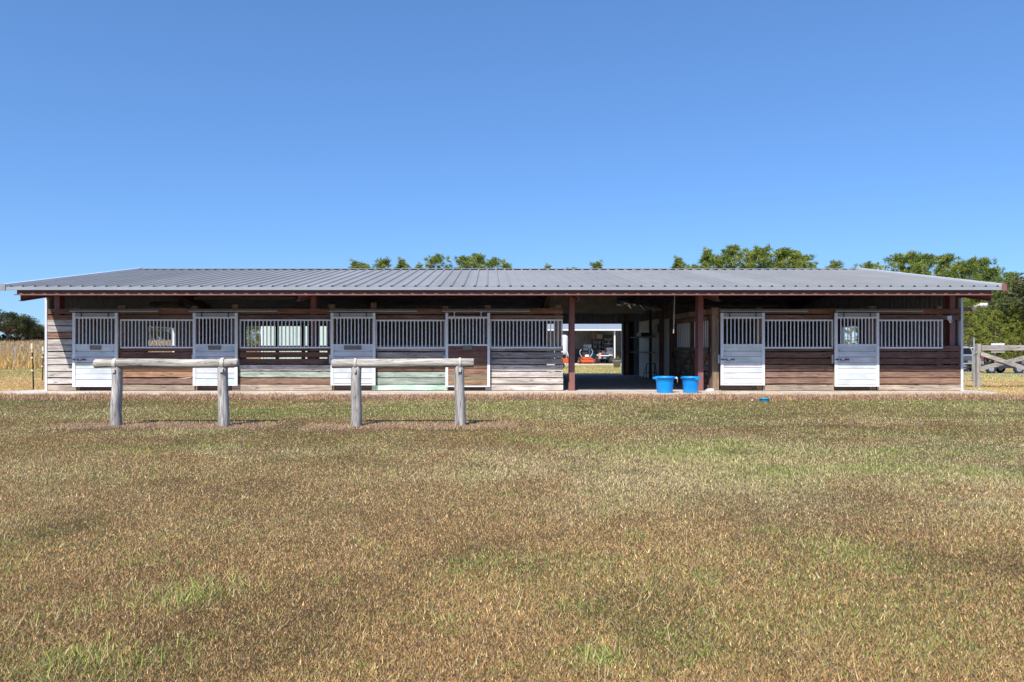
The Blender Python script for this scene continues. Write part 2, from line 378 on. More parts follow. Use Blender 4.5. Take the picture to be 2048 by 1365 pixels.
fw = (sm(-V[:,0], 12, 20)*sm(V[:,1], 38, 46))[:,None]; cols = cols*(1-fw)+np.array([0.33,0.20,0.105])*fw
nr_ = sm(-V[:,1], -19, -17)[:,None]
lawn = np_mesh('lawn', V, Fq, cols*(1-.74*nr_), M['turf'], 'structure', smooth=True)  # soil under the near blades darkened: shade of the gaps put into its colour
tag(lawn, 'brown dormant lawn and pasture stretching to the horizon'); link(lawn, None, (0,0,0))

def blades(name, x, y, length, width, lean, cols, label, cat, zoff=0.0):
    n = len(x); az = NR.uniform(0, 2*np.pi, n); z = ground(x, y)+zoff
    d = np.stack([np.cos(az)*np.sin(lean), np.sin(az)*np.sin(lean), np.cos(lean)], 1)
    pa = NR.uniform(0, 2*np.pi, n); p = np.stack([np.cos(pa), np.sin(pa), 0*pa], 1)
    b = np.stack([x, y, z-0.004], 1)
    V = np.empty((n, 3, 3)); V[:,0] = b-p*width[:,None]*.5; V[:,1] = b+p*width[:,None]*.5; V[:,2] = b+d*length[:,None]
    o = np_mesh(name, V.reshape(-1, 3), np.arange(3*n).reshape(n, 3), np.repeat(cols, 3, 0), M['blade'], 'stuff')
    tag(o, label, cat); return link(o, None, (0,0,0))
def lawn_cols(x, y):
    g, s, d, m = lawn_fields(x, y); n = len(x); u = NR.random(n); k = NR.random((n, 1))
    c = C_BROWN*(1-k)+C_TAN*k
    c = np.where((u < s)[:,None], C_STRAW*(0.7+0.4*k), c)
    c = np.where((u > 1-g)[:,None], C_GREEN*(1-k)+C_DKG*k*0.6+C_GREEN*k*0.4, c)
    u2 = NR.random(n)
    c = np.where((u2 < .06)[:,None], C_GREY, c); c = np.where((u2 > .985)[:,None], C_STRAW, c)
    c = np.where((NR.random(n) < m*0.95)[:,None], C_MULCH*(0.6+0.75*k), c)
    c = c*(1-0.24*d)[:,None]
    return c*np.exp(NR.normal(0, 1, (n, 1))*(.36-.17*sm(y, 4, 11))[:,None])*(.94+.08*sm(y, 4, 9))[:,None]
def sample_lawn(n, y0, y1, p, slope=0.86, marg=2.0):
    u = NR.random(n); q = 1-p
    y = (u*(y1**q-y0**q)+y0**q)**(1/q)
    x = NR.uniform(-1, 1, n)*(slope*y+marg)
    return x, y
SLABX0, SLABX1, SLABY0, SLABY1 = -12.9, 13.9, 18.32, 31.2
x, y = sample_lawn(1800000, 2.4, 18.6, 1.55, .80, 1.4)
k = ~((x > SLABX0) & (x < SLABX1) & (y > SLABY0)); x, y = x[k], y[k]
g, s, d, m = lawn_fields(x, y)
ln = NR.uniform(0.010, 0.026, len(x))*(1+0.6*s+.5*g)*(1-0.3*d); ln = np.where(NR.random(len(x)) < .08, ln*1.8, ln); wd = np.maximum(0.0040, 0.00068*y)*NR.uniform(0.6, 1.5, len(x))
blades('lawn_grass', x, y, ln, wd, NR.uniform(0.3, 1.45, len(x)), lawn_cols(x, y), 'short dry brown grass covering the lawn before the barn', 'grass')
# loose straw stalks lying on or standing out of the turf
x, y = sample_lawn(5200, 2.4, 17, 1.2)
k = (vnoise(x, y, 0.9, 77)+0.35*NR.random(len(x))) > 0.72; x, y = x[k], y[k]
kk = NR.random((len(x), 1))
blades('straw_stalks', x, y, NR.uniform(0.06, 0.17, len(x)), np.maximum(0.003, .0006*y), NR.uniform(0.5, 1.45, len(x)), C_STRAW*(0.75+0.5*kk), 'pale dry stalks scattered over the brown lawn', 'grass')
# greener, longer tussocks
tx, ty, tl = [], [], []
for px, py, r, nn, L in [(345,1200,.16,90,.13),(410,1180,.2,110,.12),(155,1322,.2,160,.10),(1195,1325,.07,60,.11),(280,1215,.14,50,.1),(985,1125,.16,60,.06),(110,1240,.1,40,.08),
                         (60,1180,.14,50,.08),(1730,1090,.3,80,.07),(520,1245,.12,40,.07),(1640,1090,.2,50,.08),(300,960,.4,110,.10),(120,930,.5,140,.10),(590,880,.5,120,.08),(1450,925,.5,110,.07),(1320,915,.5,90,.07)]:
    Y = F*(CAMZ+.1)/(py-HZ); X = PX(px, Y)
    tx += list(X+NR.normal(0, r, nn)); ty += list(Y+NR.normal(0, r*.7, nn)); tl += list(NR.uniform(.45, 1.1, nn)*L)
tx = np.array(tx); ty = np.array(ty); tl = np.array(tl); kk = NR.random((len(tx), 1))
tc_ = np.where(kk < .35, C_STRAW*(.8+.5*kk), C_GREEN*(.8+.7*kk))
blades('grass_tussocks', tx, ty, tl, np.maximum(.004, .0007*ty), NR.uniform(.15, 1.0, len(tx)), tc_, 'green and straw coloured grass tussocks poking from the lawn', 'grass')
# dead thatch along the slab edge and round the hitching posts
n = 34000
x = NR.uniform(-13.4, 14.2, n); y = 18.36-NR.beta(1.1, 1.5, n)*1.05
k = (vnoise(x, y, 1.4, 5)*.6+NR.random(n)*.5) > 0.30; x, y = x[k], y[k]
xm = []; ym = []
for a, b in ((-7.3, -3.6), (-3.1, 0.5)):
    q = NR.uniform(a, b, 11000); xm.append(q); ym.append(11.8+NR.normal(0, .24, 11000)+.08*np.sin(q*3))
x = np.concatenate([x]+xm); y = np.concatenate([y]+ym); kk = NR.random((len(x), 1))
lng = np.where(y > 15, NR.uniform(.03, .125, len(x))*(.45+.85*vnoise(x, y, 2.3, 9)), NR.uniform(.02, .06, len(x)))
C_TH = np.where((y > 15)[:,None], np.array([.52,.30,.21]), C_MULCH)
cth = np.where(kk < .5, C_TH*(.6+1.0*kk), np.where(kk < .78, C_TAN*(.6+.5*kk), C_STRAW*.9))*NR.uniform(.75, 1.15, (len(x), 1))
blades('dead_thatch', x, y, lng, np.maximum(.005, .0009*y), NR.uniform(.2, 1.3, len(x)), cth, 'reddish dead thatch along the slab edge and hitching posts', 'thatch')
# lawn beside and behind the barn
x, y = sample_lawn(190000, 18.3, 62, 1.2, 0.8, 3)
k = ~((x > SLABX0) & (x < SLABX1) & (y < SLABY1)) & ~((x < -11) & (y > 40)) & ~((x > 1) & (x < 16) & (y > 52.5)) & ~((x > 14) & (y > 45) & (y < 52.6))
x, y = x[k], y[k]
cc = lawn_cols(x, y)
blades('yard_grass', x, y, NR.uniform(.03, .07, len(x)), .0010*y*NR.uniform(.6, 1.3, len(x)), NR.uniform(.2, 1.2, len(x)), cc, 'short green and tan grass beside and behind the barn', 'grass')
# weedy pasture on the left
n = 150000; u = NR.random(n); y = (u*(195**.3-39**.3)+39**.3)**(1/.3); x = -11.5-NR.random(n)*(y*.95+3)
n1 = fbm(x, y, .25, 91); n2 = fbm(x, y, .11, 97); kk = NR.random((n, 1))
cw = np.array([.37,.235,.115])*(1-kk)+np.array([.50,.39,.23])*kk
gold = (sm(n1, .5, .68)*sm(-y, -75, -45)*.55)[:,None]
cw = np.where(NR.random((n,1)) < gold, np.array([.62,.40,.09]), cw)
cw = np.where(NR.random((n,1)) < .18*sm(n2, .4, .7)[:,None], np.array([.26,.28,.10]), cw)*NR.uniform(.9, 1.5, (n,1))
hgt = NR.uniform(.25, 1.05, n)*(.35+.85*sm(n1, .3, .65))*(.35+.65*sm(y+5*(n1-.5), 39, 46))
blades('pasture_weeds', x, y, hgt, .0011*y*NR.uniform(.5, 1.6, n), NR.uniform(.0, 1.0, n), cw, 'tall dry rusty weeds with golden flowers in the pasture', 'weeds')

# ------------------------------------------------------------------ slab, driveway
sl = MB()
poly = [(-12.9,18.36),(-9,18.30),(-4,18.34),(1,18.3),(6,18.33),(10,18.28),(12.6,18.36),(13.3,18.46),(13.65,18.75),(13.7,19.3),(13.45,20.2),(13.4,31.1),(-12.6,31.1),(-12.65,20.0),(-13.6,19.3),(-14.0,18.5),(-13.4,18.25)]
sl.prism(poly, (0,0,-.25), (1,0,0), (0,1,0), (0,0,.25))
tag(sl.build('concrete_slab', M['concrete']), 'pale concrete slab and apron under the barn', kind='structure')
dr = MB(); n = 40
xs = np.linspace(13.8, 130, n); vs = []; fs = []
for i, q in enumerate(xs):
    for yy in (45.3+.02*(q-14), 52.4+.02*(q-14)): vs.append((q, yy, G(q, yy)+.03))
for i in range(n-1): fs.append((2*i, 2*i+2, 2*i+3, 2*i+1))
dr.add(vs, fs); tag(dr.build('driveway', M['gravel']), 'grey gravel driveway beyond the wooden fence', kind='structure')

hx = []; hy = []
for px, n_, r in ((1530,260,.5),(1470,120,.6),(1668,200,.45),(1760,220,.5),(1880,160,.7),(480,200,.4),(655,120,.4),(745,150,.35),(970,160,.4),(1430,200,.3),(390,120,.3),(240,100,.4),(150,80,.4),(1250,150,.8)):
    hx += list(FX(px)+NR.normal(0, r, n_)); hy += list(19.25-np.abs(NR.normal(0, .33, n_)))
hx += list(NR.uniform(-12.5, 13.2, 900)); hy += list(NR.uniform(18.3, 19.4, 900))
hx += list(NR.uniform(2.6, 6, 160)); hy += list(NR.uniform(19.6, 25, 160))
hx = np.array(hx); hy = np.array(hy); n = len(hx); az = NR.uniform(0, 6.28, n); L_ = NR.uniform(.03, .11, n)
b0 = np.stack([hx, hy, np.full(n, .003)+(hy > 20.2)*.014], 1); dv = np.stack([np.cos(az)*L_, np.sin(az)*L_, NR.uniform(.0, .02, n)], 1); pv = np.stack([-np.sin(az), np.cos(az), 0*az], 1)*.008
V = np.stack([b0-pv, b0+pv, b0+dv], 1).reshape(-1, 3)
hay = np_mesh('loose_hay', V, np.arange(3*n).reshape(n, 3), np.repeat(C_STRAW*NR.uniform(.6, 1.05, (n, 1)), 3, 0), M['blade'], 'stuff')
tag(hay, 'loose bits of hay littering the concrete apron', 'hay'); link(hay, None, (0,0,0))
# ------------------------------------------------------------------ the barn
BX0, BX1, BYB = FX(91), FX(1925.5), 30.3
YE, YR, SL = 17.9, 24.9, 0.17
ZE = 2.763
def zroof(Y): return ZE+SL*(Y-YE) if Y <= YR else ZE+SL*(2*YR-YE-Y)
barn = empty('horse_barn', ((BX0+BX1)/2, YF, 0))
tag(barn, 'long low horse barn with grey ribbed steel roof and timber stall fronts', 'barn')

# roof: underlay carries the ribbed panels, trims and cap
RX0, RX1 = PX(9, YE), PX(2009, YE)
def slope_sheet(x0, x1, off, y0=YE, y1=YR):
    b = MB()
    for ya, yb in ((y0, YR), (YR, 2*YR-y0)):
        b.add([(x0,ya,zroof(ya)+off),(x1,ya,zroof(ya)+off),(x1,yb,zroof(yb)+off),(x0,yb,zroof(yb)+off)], [(0,1,2,3)])
    return b
roof = slope_sheet(RX0+.06, RX1-.06, -.045, YE+.1).build('roof', M['under'], barn)
PW = 0.9144/3
pitch = PW
npan = int(math.ceil((RX1-RX0-.1)/(3*pitch))); pitch = (RX1-RX0-.1)/(3*npan)
prof = []
for i in range(3):
    c = pitch*(i+.5)
    prof += [(c-.075,0),(c-.042,.0),(c-.018,.034),(c+.018,.034),(c+.042,0),(c+.075,0)]
prof = [(0,0)]+prof+[(3*pitch,0)]
def panel_mesh(front):
    b = MB(); y0, y1 = (YE-.04, YR) if front else (YR, 2*YR-YE+.04)
    vs = []; fs = []
    for (a, h) in prof: vs.append((a, 0, h)); 
    L = y1-y0; dz = (SL if front else -SL)*L
    for (a, h) in prof: vs.append((a, L, h+dz))
    k = len(prof)
    for i in range(k-1): fs.append((i, i+1, i+1+k, i+k))
    me = bpy.data.meshes.new('roof_panel'); me.from_pydata(vs, [], fs); me.materials.append(M['roof']); return me, y0
for front in (True, False):
    me, y0 = panel_mesh(front)
    for i in range(npan):
        o = bpy.data.objects.new('roof_panel', me)
        link(o, roof, (RX0+.05+i*3*pitch, y0, zroof(y0)+.004+(.0015 if i % 2 else 0)))
# a ridge cap, rake trims and the eave trim
rc = MB(); rx1 = RX0+.05+npan*3*pitch
for s_ in (-1, 1):
    rc.add([(RX0,YR,zroof(YR)+.052),(rx1,YR,zroof(YR)+.052),(rx1,YR+s_*.16,zroof(YR+.16)+.046),(RX0,YR+s_*.16,zroof(YR+.16)+.046)], [(0,1,2,3)])
rc.build('ridge_cap', M['roof'], roof)
for side, X in ((-1, RX0), (1, rx1)):
    for ya, yb in ((YE-.06, YR), (YR, 2*YR-YE+.06)):
        b = MB(); za, zb = zroof(ya), zroof(yb); x0, x1 = X-.055, X+.055
        b.add([(x0,ya,za-.09),(x1,ya,za-.09),(x1,ya,za+.075),(x0,ya,za+.075),(x0,yb,zb-.09),(x1,yb,zb-.09),(x1,yb,zb+.075),(x0,yb,zb+.075)],
              [(0,1,2,3),(4,5,6,7),(0,1,5,4),(1,2,6,5),(2,3,7,6),(3,0,4,7)])
        b.build('rake_trim', M['whitetrim'], roof)
box('eave_trim', (RX0+.058, rx1-.058, YE-.055, YE+.03, ZE-.086, ZE-.006), M['trim'], roof)
for X in (RX0, rx1): box('rake_end', (X-.062, X+.062, YE-.074, YE-.0605, ZE-.108, ZE+.068), M['red'] if X > 0 else M['darkwall'], roof)
# dark rib closures just under the corrugations
cl = MB()
for i in range(npan*3):
    c = RX0+.05+pitch*(i+.5); cl.prism([(-.04,0),(.04,0),(.017,.03),(-.017,.03)], (c, YE-.03, ZE-.004), (1,0,0), (0,0,1), (0,.02,0))
cl.build('rib_closures', M['black'], roof)['kind'] = 'stuff'
# red eave strut with the rib closures above its flange
es = MB(); es.box(RX0+.25, rx1-.25, YE+.10, YE+.14, ZE-.205, ZE-.05); es.box(RX0+.25, rx1-.25, YE+.0, YE+.10, ZE-.205, ZE-.187); es.box(RX0+.25, rx1-.25, YE-.012, YE+.0, ZE-.217, ZE-.187)
es.build('eave_strut', M['red'], barn)
rb = MB()
for i in range(npan*3-2):
    c = RX0+.12+pitch*(i+1); rb.prism([(-.05,0),(.05,0),(.02,.022),(-.02,.022)], (c, YE-.008, ZE-.186), (1,0,0), (0,0,1), (0,.03,0))
rb.build('strut_clips', M['red'], barn)['kind'] = 'stuff'
# rafters and columns
COLX = [FX(111), FX(625.5), FX(1144.7), FX(1402.7), FX(1908)]
def rafter(X):
    b = MB(); dp = .27
    for ya, yb in ((YE+.15, YR), (YR, 2*YR-YE-.15)):
        za, zb = zroof(ya)-.115, zroof(yb)-.115
        for x0, x1, t0, t1 in ((X-.006, X+.006, dp, 0), (X-.07, X+.07, dp, dp-.012), (X-.068, X+.068, .012, 0)):
            b.add([(x0,ya,za-t0),(x1,ya,za-t0),(x1,ya,za-t1),(x0,ya,za-t1),(x0,yb,zb-t0),(x1,yb,zb-t0),(x1,yb,zb-t1),(x0,yb,zb-t1)],
                  [(0,1,2,3),(4,5,6,7),(0,1,5,4),(1,2,6,5),(2,3,7,6),(3,0,4,7)])
    return b
for i, X in enumerate(COLX):
    rafter(X).build('rafter', M['red'], barn)
    for yy in (YF+.06, BYB-.35):
        b = MB(); t = zroof(yy)-.39
        b.box(X-.075, X+.075, yy, yy+.012, 0, t); b.box(X-.075, X+.075, yy+.238, yy+.25, 0, t); b.box(X-.005, X+.005, yy+.012, yy+.238, 0, t)
        if yy < 22: b.box(X-.11, X+.11, yy-.03, yy+.29, 0, .012)
        b.build('steel_column', M['red'], barn)
for yy in (19.4, 20.9, 22.4, 23.9, 25.9, 27.4, 28.9, 30.4):
    z = zroof(yy)-.115
    b = MB(); b.box(BX0+.1, BX1-.1, yy, yy+.015, z-.02, z+.06); b.box(BX0+.1, BX1-.1, yy+.015, yy+.07, z-.02, z-.008); b.build('purlin', M['red'], barn)

# gable walls and back wall in ribbed sheet
def corr(axis, a0, a1, fix, zlo, zhi, rib=.2286, h=.025, sgn=1):
    pts = []; a = a0
    while a < a1-1e-6:
        for da, d in ((0,0),(.12,0),(.145,h),(.195,h),(.22,0)):
            if a+da < a1: pts.append((a+da, d))
        a += rib
    pts.append((a1, 0)); b = MB(); vs = []
    for p, d in pts:
        for z in (zlo(p), zhi(p)):
            vs.append((p, fix+sgn*d, z) if axis == 'x' else (fix+sgn*d, p, z))
    b.add(vs, [(2*i, 2*i+2, 2*i+3, 2*i+1) for i in range(len(pts)-1)]); return b
zr = lambda y: zroof(y)-.06
GY0 = YF+.03
def gable(name, X, sgn, ya, yb, z0, z1):
    c = lambda v: (lambda p: v)
    parts = [corr('y', GY0, ya, X, c(0), zr, sgn=sgn), corr('y', ya, yb, X, c(0), c(z0), sgn=sgn),
             corr('y', ya, yb, X, c(z1), zr, sgn=sgn), corr('y', yb, BYB, X, c(0), zr, sgn=sgn)]
    b = MB()
    for p in parts: b.add(p.v, p.f)
    o = b.build(name, M['wallmetal'], barn)
    f = MB(); t = .05
    f.box(X-.04, X+.04, ya-t, ya, z0-t, z1+t); f.box(X-.04, X+.04, yb, yb+t, z0-t, z1+t)
    f.box(X-.04, X+.04, ya, yb, z0-t, z0); f.box(X-.04, X+.04, ya, yb, z1, z1+t)
    f.build('opening_trim', M['whitetrim'], o)
    return o
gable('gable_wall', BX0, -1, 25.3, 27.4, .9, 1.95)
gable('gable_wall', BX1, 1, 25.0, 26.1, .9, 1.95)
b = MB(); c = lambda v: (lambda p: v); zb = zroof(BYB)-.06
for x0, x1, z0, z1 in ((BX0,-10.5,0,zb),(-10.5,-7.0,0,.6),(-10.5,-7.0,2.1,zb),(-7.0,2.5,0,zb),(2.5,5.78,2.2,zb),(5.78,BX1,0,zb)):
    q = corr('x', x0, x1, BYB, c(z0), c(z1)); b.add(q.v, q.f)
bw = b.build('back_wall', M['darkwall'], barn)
b = MB(); b.box(5.74, 5.80, BYB-.07, BYB+.05, 0, 2.2); b.build('opening_trim', M['whitetrim'], bw)
for px, wd in ((556, .13), (608, .14), (628, .5)):
    x = PX(px, BYB); box('opening_post', (x-wd/2, x+wd/2, BYB-.16, BYB-.03, .0, 2.12), M['wz'], bw, (.10,.075,.06))
for X, s_ in ((FX(92.5), 1), (FX(1923.5), -1)):
    box('corner_trim', (X-.03, X+.03, YF-.02, YF+.10, .0, 2.58), M['whitetrim'], barn)

# stall fronts
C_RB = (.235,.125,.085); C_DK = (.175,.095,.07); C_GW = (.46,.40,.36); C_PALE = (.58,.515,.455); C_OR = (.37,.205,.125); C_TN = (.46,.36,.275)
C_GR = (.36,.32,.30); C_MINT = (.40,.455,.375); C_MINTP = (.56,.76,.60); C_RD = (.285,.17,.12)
BP, BH = .1815, .152          # board pitch and height
def board_row(panel, k, x0, x1, col, y=YF, z=None, hh=BH):
    z0 = .016+BP*k if z is None else z
    j = [R.uniform(-.006, .006) for _ in range(4)]; t = .038; yo = R.uniform(0, .008)
    b = MB(); a0, a1 = x0+R.uniform(-.004, .004), x1+R.uniform(-.004, .004)
    xm = a0+(a1-a0)*R.uniform(.3, .7); sag = R.uniform(-.006, .006)
    vs = []
    for xx, dz0, dz1 in ((a0, j[0], j[1]), (xm, (j[0]+j[2])/2+sag, (j[1]+j[3])/2+sag), (a1, j[2], j[3])):
        vs += [(xx,y-yo,z0+dz0),(xx,y-yo,z0+hh+dz1),(xx,y-yo+t,z0+hh+dz1),(xx,y-yo+t,z0+dz0)]
    fs = [(0,1,2,3),(8,11,10,9)]
    for i in (0, 4):
        for q in range(4): fs.append((i+q, i+4+q, i+4+(q+1) % 4, i+(q+1) % 4))
    b.add(vs, fs)
    v = R.uniform(.84, 1.16); tint = R.uniform(-.02, .02)
    return b.build('board', M['wx'], panel, (max(0,col[0]*v+tint*.5), max(0,col[1]*v), max(0,col[2]*v-tint*.5)))
def stall_panel(posts, rows, header, label=None):
    """posts: list of (px0, px1, topy); rows: list of (k, px0, px1, colour)"""
    xa = min([r[1] for r in rows]); xb = max([r[2] for r in rows])
    p = box('stall_wall', (FX(xa)+.02, FX(xb)-.02, YF+.215, YF+.25, .003, .10), M['wx'], barn, (.16,.11,.085))
    for a, c_, ty in posts: box('post', (FX(a), FX(c_), YF+.05, YF+.20, 0, FZ(ty)), M['wz'], p, (.33,.225,.15))
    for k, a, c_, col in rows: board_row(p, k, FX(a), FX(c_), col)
    for a, c_, col in header:
        board_row(p, 0, FX(a), FX(c_), col, z=FZ(628), hh=.142); board_row(p, 0, FX(a), FX(c_), col, z=FZ(640), hh=.125)
    return p
PA = [(0,C_TN)]+[(k, C_PALE) for k in range(1, 8)]+[(8,C_RD),(9,C_PALE)]
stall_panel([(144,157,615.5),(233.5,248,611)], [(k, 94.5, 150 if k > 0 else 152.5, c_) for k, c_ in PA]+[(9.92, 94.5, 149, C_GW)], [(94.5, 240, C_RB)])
stall_panel([(381,393,612.5)], [(k, 241.5, 389, c_) for k, c_ in enumerate([C_TN,C_RD,C_OR,C_OR,C_DK,C_DK,C_DK])], [(240.4, 389, C_RB)])  # upper rows: browner, less weathered boards, with eave shade also put into the colour
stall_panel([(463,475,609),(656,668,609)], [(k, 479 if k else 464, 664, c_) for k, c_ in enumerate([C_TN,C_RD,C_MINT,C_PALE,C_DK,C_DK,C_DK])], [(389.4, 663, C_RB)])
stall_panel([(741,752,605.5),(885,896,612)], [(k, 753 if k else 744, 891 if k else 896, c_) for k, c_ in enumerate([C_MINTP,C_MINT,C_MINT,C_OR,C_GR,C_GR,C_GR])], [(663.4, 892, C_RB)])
stall_panel([(970,981,610.5),(1111,1123,610)], [(k, 981 if k else 971, 1126, c_) for k, c_ in enumerate([C_PALE]*4+[C_GR,C_GR,C_GR])], [(892.4, 1126, (.30,.165,.10))])  # upper rows grey: pale boards with the eave shade put into their colour
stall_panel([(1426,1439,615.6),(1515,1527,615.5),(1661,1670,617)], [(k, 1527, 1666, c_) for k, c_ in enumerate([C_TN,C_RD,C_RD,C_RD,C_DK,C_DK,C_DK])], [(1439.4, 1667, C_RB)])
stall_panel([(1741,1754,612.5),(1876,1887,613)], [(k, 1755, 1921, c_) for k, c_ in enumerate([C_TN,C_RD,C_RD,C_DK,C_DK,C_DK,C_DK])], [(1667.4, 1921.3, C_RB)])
for p_, x0, x1 in ((0, 1921.8, 1953),):
    box('outrigger_board', (FX(x0), FX(x1), YF-.002, YF+.036, FZ(623), FZ(615.5)), M['wx'], barn, (.22,.17,.14))

# white grilles over the walls
def bar_mesh(h):
    b = MB(); b.tube([(0,0,-h/2),(0,0,h/2)], .0165, 8, caps=False)
    me = bpy.data.meshes.new('bar'); me.from_pydata([tuple(v) for v in b.v], [], b.f); me.materials.append(M['white_metal'])
    me.polygons.foreach_set('use_smooth', [True]*len(me.polygons)); return me
def bars(parent, x0, x1, z0, z1, y, me):
    n = max(2, round((x1-x0)/.1025)); st = (x1-x0)/n
    for i in range(1, n):
        o = bpy.data.objects.new('bar', me); link(o, parent, (x0+st*i, y, (z0+z1)/2))
gz0, gz1 = FZ(697.4), FZ(639.6)
gme = bar_mesh(gz1-gz0-.05)
for a, c_ in ((241.2,388.2),(480,663),(752,891),(980.5,1125),(1527,1665),(1754,1884.6)):
    x0, x1 = FX(a), FX(c_); y0, y1 = YF-.03, YF+.012; dz = R.uniform(-.006, .006)
    b = MB(); b.box(x0, x1, y0, y1, gz1-.042+dz, gz1+dz); b.box(x0, x1, y0, y1, gz0+dz, gz0+.04+dz)
    b.box(x0, x0+.03, y0+.003, y1-.003, gz0+.04+dz, gz1-.042+dz); b.box(x1-.03, x1, y0+.003, y1-.003, gz0+.04+dz, gz1-.042+dz)
    o = b.build('window_grille', M['white_metal'], barn)
    bars(o, x0+.02, x1-.02, gz0, gz1, YF-.009, gme)

# sliding stall doors
DOORS = [(149.5,239,773.5,0,(185,207)),(389,477.6,771.3,0,(420,445)),(663,752,770.6,0,(690,724)),(891.4,980,773.8,1,(926,945)),(1439,1526.5,770.6,0,None),(1666,1754,773.2,0,None)]
TRACK = [(144,320),(381,557),(660,835),(885,1060),(1439,1612),(1668.5,1841)]
dme = bar_mesh(FZ(636)-FZ(690)+.01)
WHT = (.69,.71,.72)
for (a, c_, bot, brown, plate), (ta, tb) in zip(DOORS, TRACK):
    x0, x1 = FX(a), FX(c_); y0, y1 = YF-.115, YF-.065; zt, zb_ = FZ(626.6), FZ(bot); st = .074
    dz = R.uniform(-.008, .008)
    b = MB()
    b.box(x0, x0+st, y0, y1, zb_, zt); b.box(x1-st, x1, y0, y1, zb_, zt)
    b.box(x0+st, x1-st, y0+.002, y1-.002, FZ(637.8), FZ(634.2)); b.box(x0+st, x1-st, y0+.002, y1-.002, FZ(692.2), FZ(688.8))
    b.box(x0+st, x1-st, y0+.002, y1-.002, zb_, zb_+.035)
    door = b.build('stall_door', M['white_metal'], barn)
    bars(door, x0+st, x1-st, FZ(690), FZ(636), (y0+y1)/2, dme)
    # boards of the lower half
    zlo, zhi = zb_+.037, FZ(692.4); nb = 7; ph = (zhi-zlo)/nb
    for i in range(nb):
        bx = MB(); jy = R.uniform(0, .006); jg = R.uniform(.006, .013)
        bx.box(x0+st+.001, x1-st-.001, y0+.012+jy, y1-.004, zlo+i*ph+jg, zlo+(i+1)*ph)
        if brown: bx.build('board', M['wx'], door, tuple(q*R.uniform(.9, 1.2) for q in ((.30,.18,.13) if i < 3 else (.22,.12,.085))))
        else: bx.build('board', M['px'], door, tuple(q*R.uniform(.93, 1.03) for q in WHT))
    # backing so that no light leaks through the board joints
    box('backing', (x0+st+.001, x1-st-.001, y1-.0035, y1+.006, zlo, zhi), M['wx'], door, (.2,.17,.15))
    if not brown: box('top_panel', (x0+st+.001, x1-st-.001, y0+.02, y1-.01, FZ(634), FZ(627)), M['plate'], door)
    for q in (.20, .80):
        hx = x0+(x1-x0)*q; hb = MB(); hb.box(hx-.012, hx+.012, y0-.008, y0+.0, FZ(635), FZ(624.2)); hb.disc((hx, y0-.012, FZ(626.2)), (0,1,0), 0.001, .022, .006, 10)
        hb.build('hanger', M['iron'] if not brown else M['galv'], door)
    if plate:
        pl = box('name_plate', (FX(plate[0]), FX(plate[1]), y0-.014, y0-.002, FZ(700), FZ(691.5)), M['wx'], door, (.27,.235,.20))
    if not brown:
        zz = FZ(719.5); lx = x0+.06; lt = MB()
        lt.tube([(lx-.07,y0-.02,zz+.005),(lx+.03,y0-.02,zz),(lx+.10,y0-.025,zz-.005),(lx+.135,y0-.03,zz-.04),(lx+.17,y0-.03,zz-.04),(lx+.20,y0-.025,zz),(lx+.32,y0-.02,zz+.004)], .009, 6)
        for q in (0, .1, .24, .3): lt.box(lx+q-.012, lx+q+.012, y0-.022, y0+.001, zz-.025, zz+.025)
        lt.build('bolt', M['iron'], door)
        for q in (x0+.12, x1-.12):
            sc_ = MB(); sc_.disc((q, y0+.008, FZ(702)), (0,1,0), .001, .011, .006, 8); sc_.build('screw', M['iron'], door)
    jx = x0-.035
    hk = MB(); hk.box(jx-.02, jx+.02, YF-.055, YF-.012, FZ(727), FZ(710)); hk.build('bolt_keeper', M['galv'], barn)
    # the track the door runs on
    tr = MB(); ax, bx_ = FX(ta), FX(tb)
    tr.prism([(0,0),(.10,0),(.10,.025),(.03,.078),(0,.078)], (ax, YF-.03, FZ(624.6)), (0,-1,0), (0,0,1), (bx_-ax, 0, 0))
    tr.build('door_track', M['alu'], barn)
    box('threshold', (x0+.06, x1-.06, YF+.06, YF+.10, .004, .20), M['wx'], barn, (.15,.10,.08))

# interior timbers and fittings that can be made out
box('ceiling_pipe', (FX(388)*1.2, FX(590)*1.2, 23.4, 23.46, PZ(599.5, 23.4), PZ(595, 23.4)), M['alu'], barn)
lm = MB()
for i in range(3): lm.box(PX(313,22.5)+.05*i, PX(372,22.5)-.02*i, 21.9, 22.5, 2.50+.05*i, 2.545+.05*i)
lm.build('loft_lumber', M['wx'], barn, (.22,.18,.14))
# plywood bulkhead over the rear of the aisle
YP = 27.0
b = MB(); b.box(PX(1100,YP), PX(1234,YP), YP, YP+.02, PZ(614,YP), PZ(592,YP)); b.build('plywood_sheet', M['ply'], barn)
b = MB(); b.box(PX(1100,YP), PX(1288,YP), YP-.022, YP, PZ(627,YP), PZ(612,YP)); b.build('plywood_sheet', M['ply'], barn)
b = MB(); b.box(PX(1100,YP), PX(1288,YP), YP-.06, YP-.023, PZ(628.6,YP), PZ(626.4,YP)); b.build('bulkhead_edge', M['wx'], barn, (.38,.33,.27))
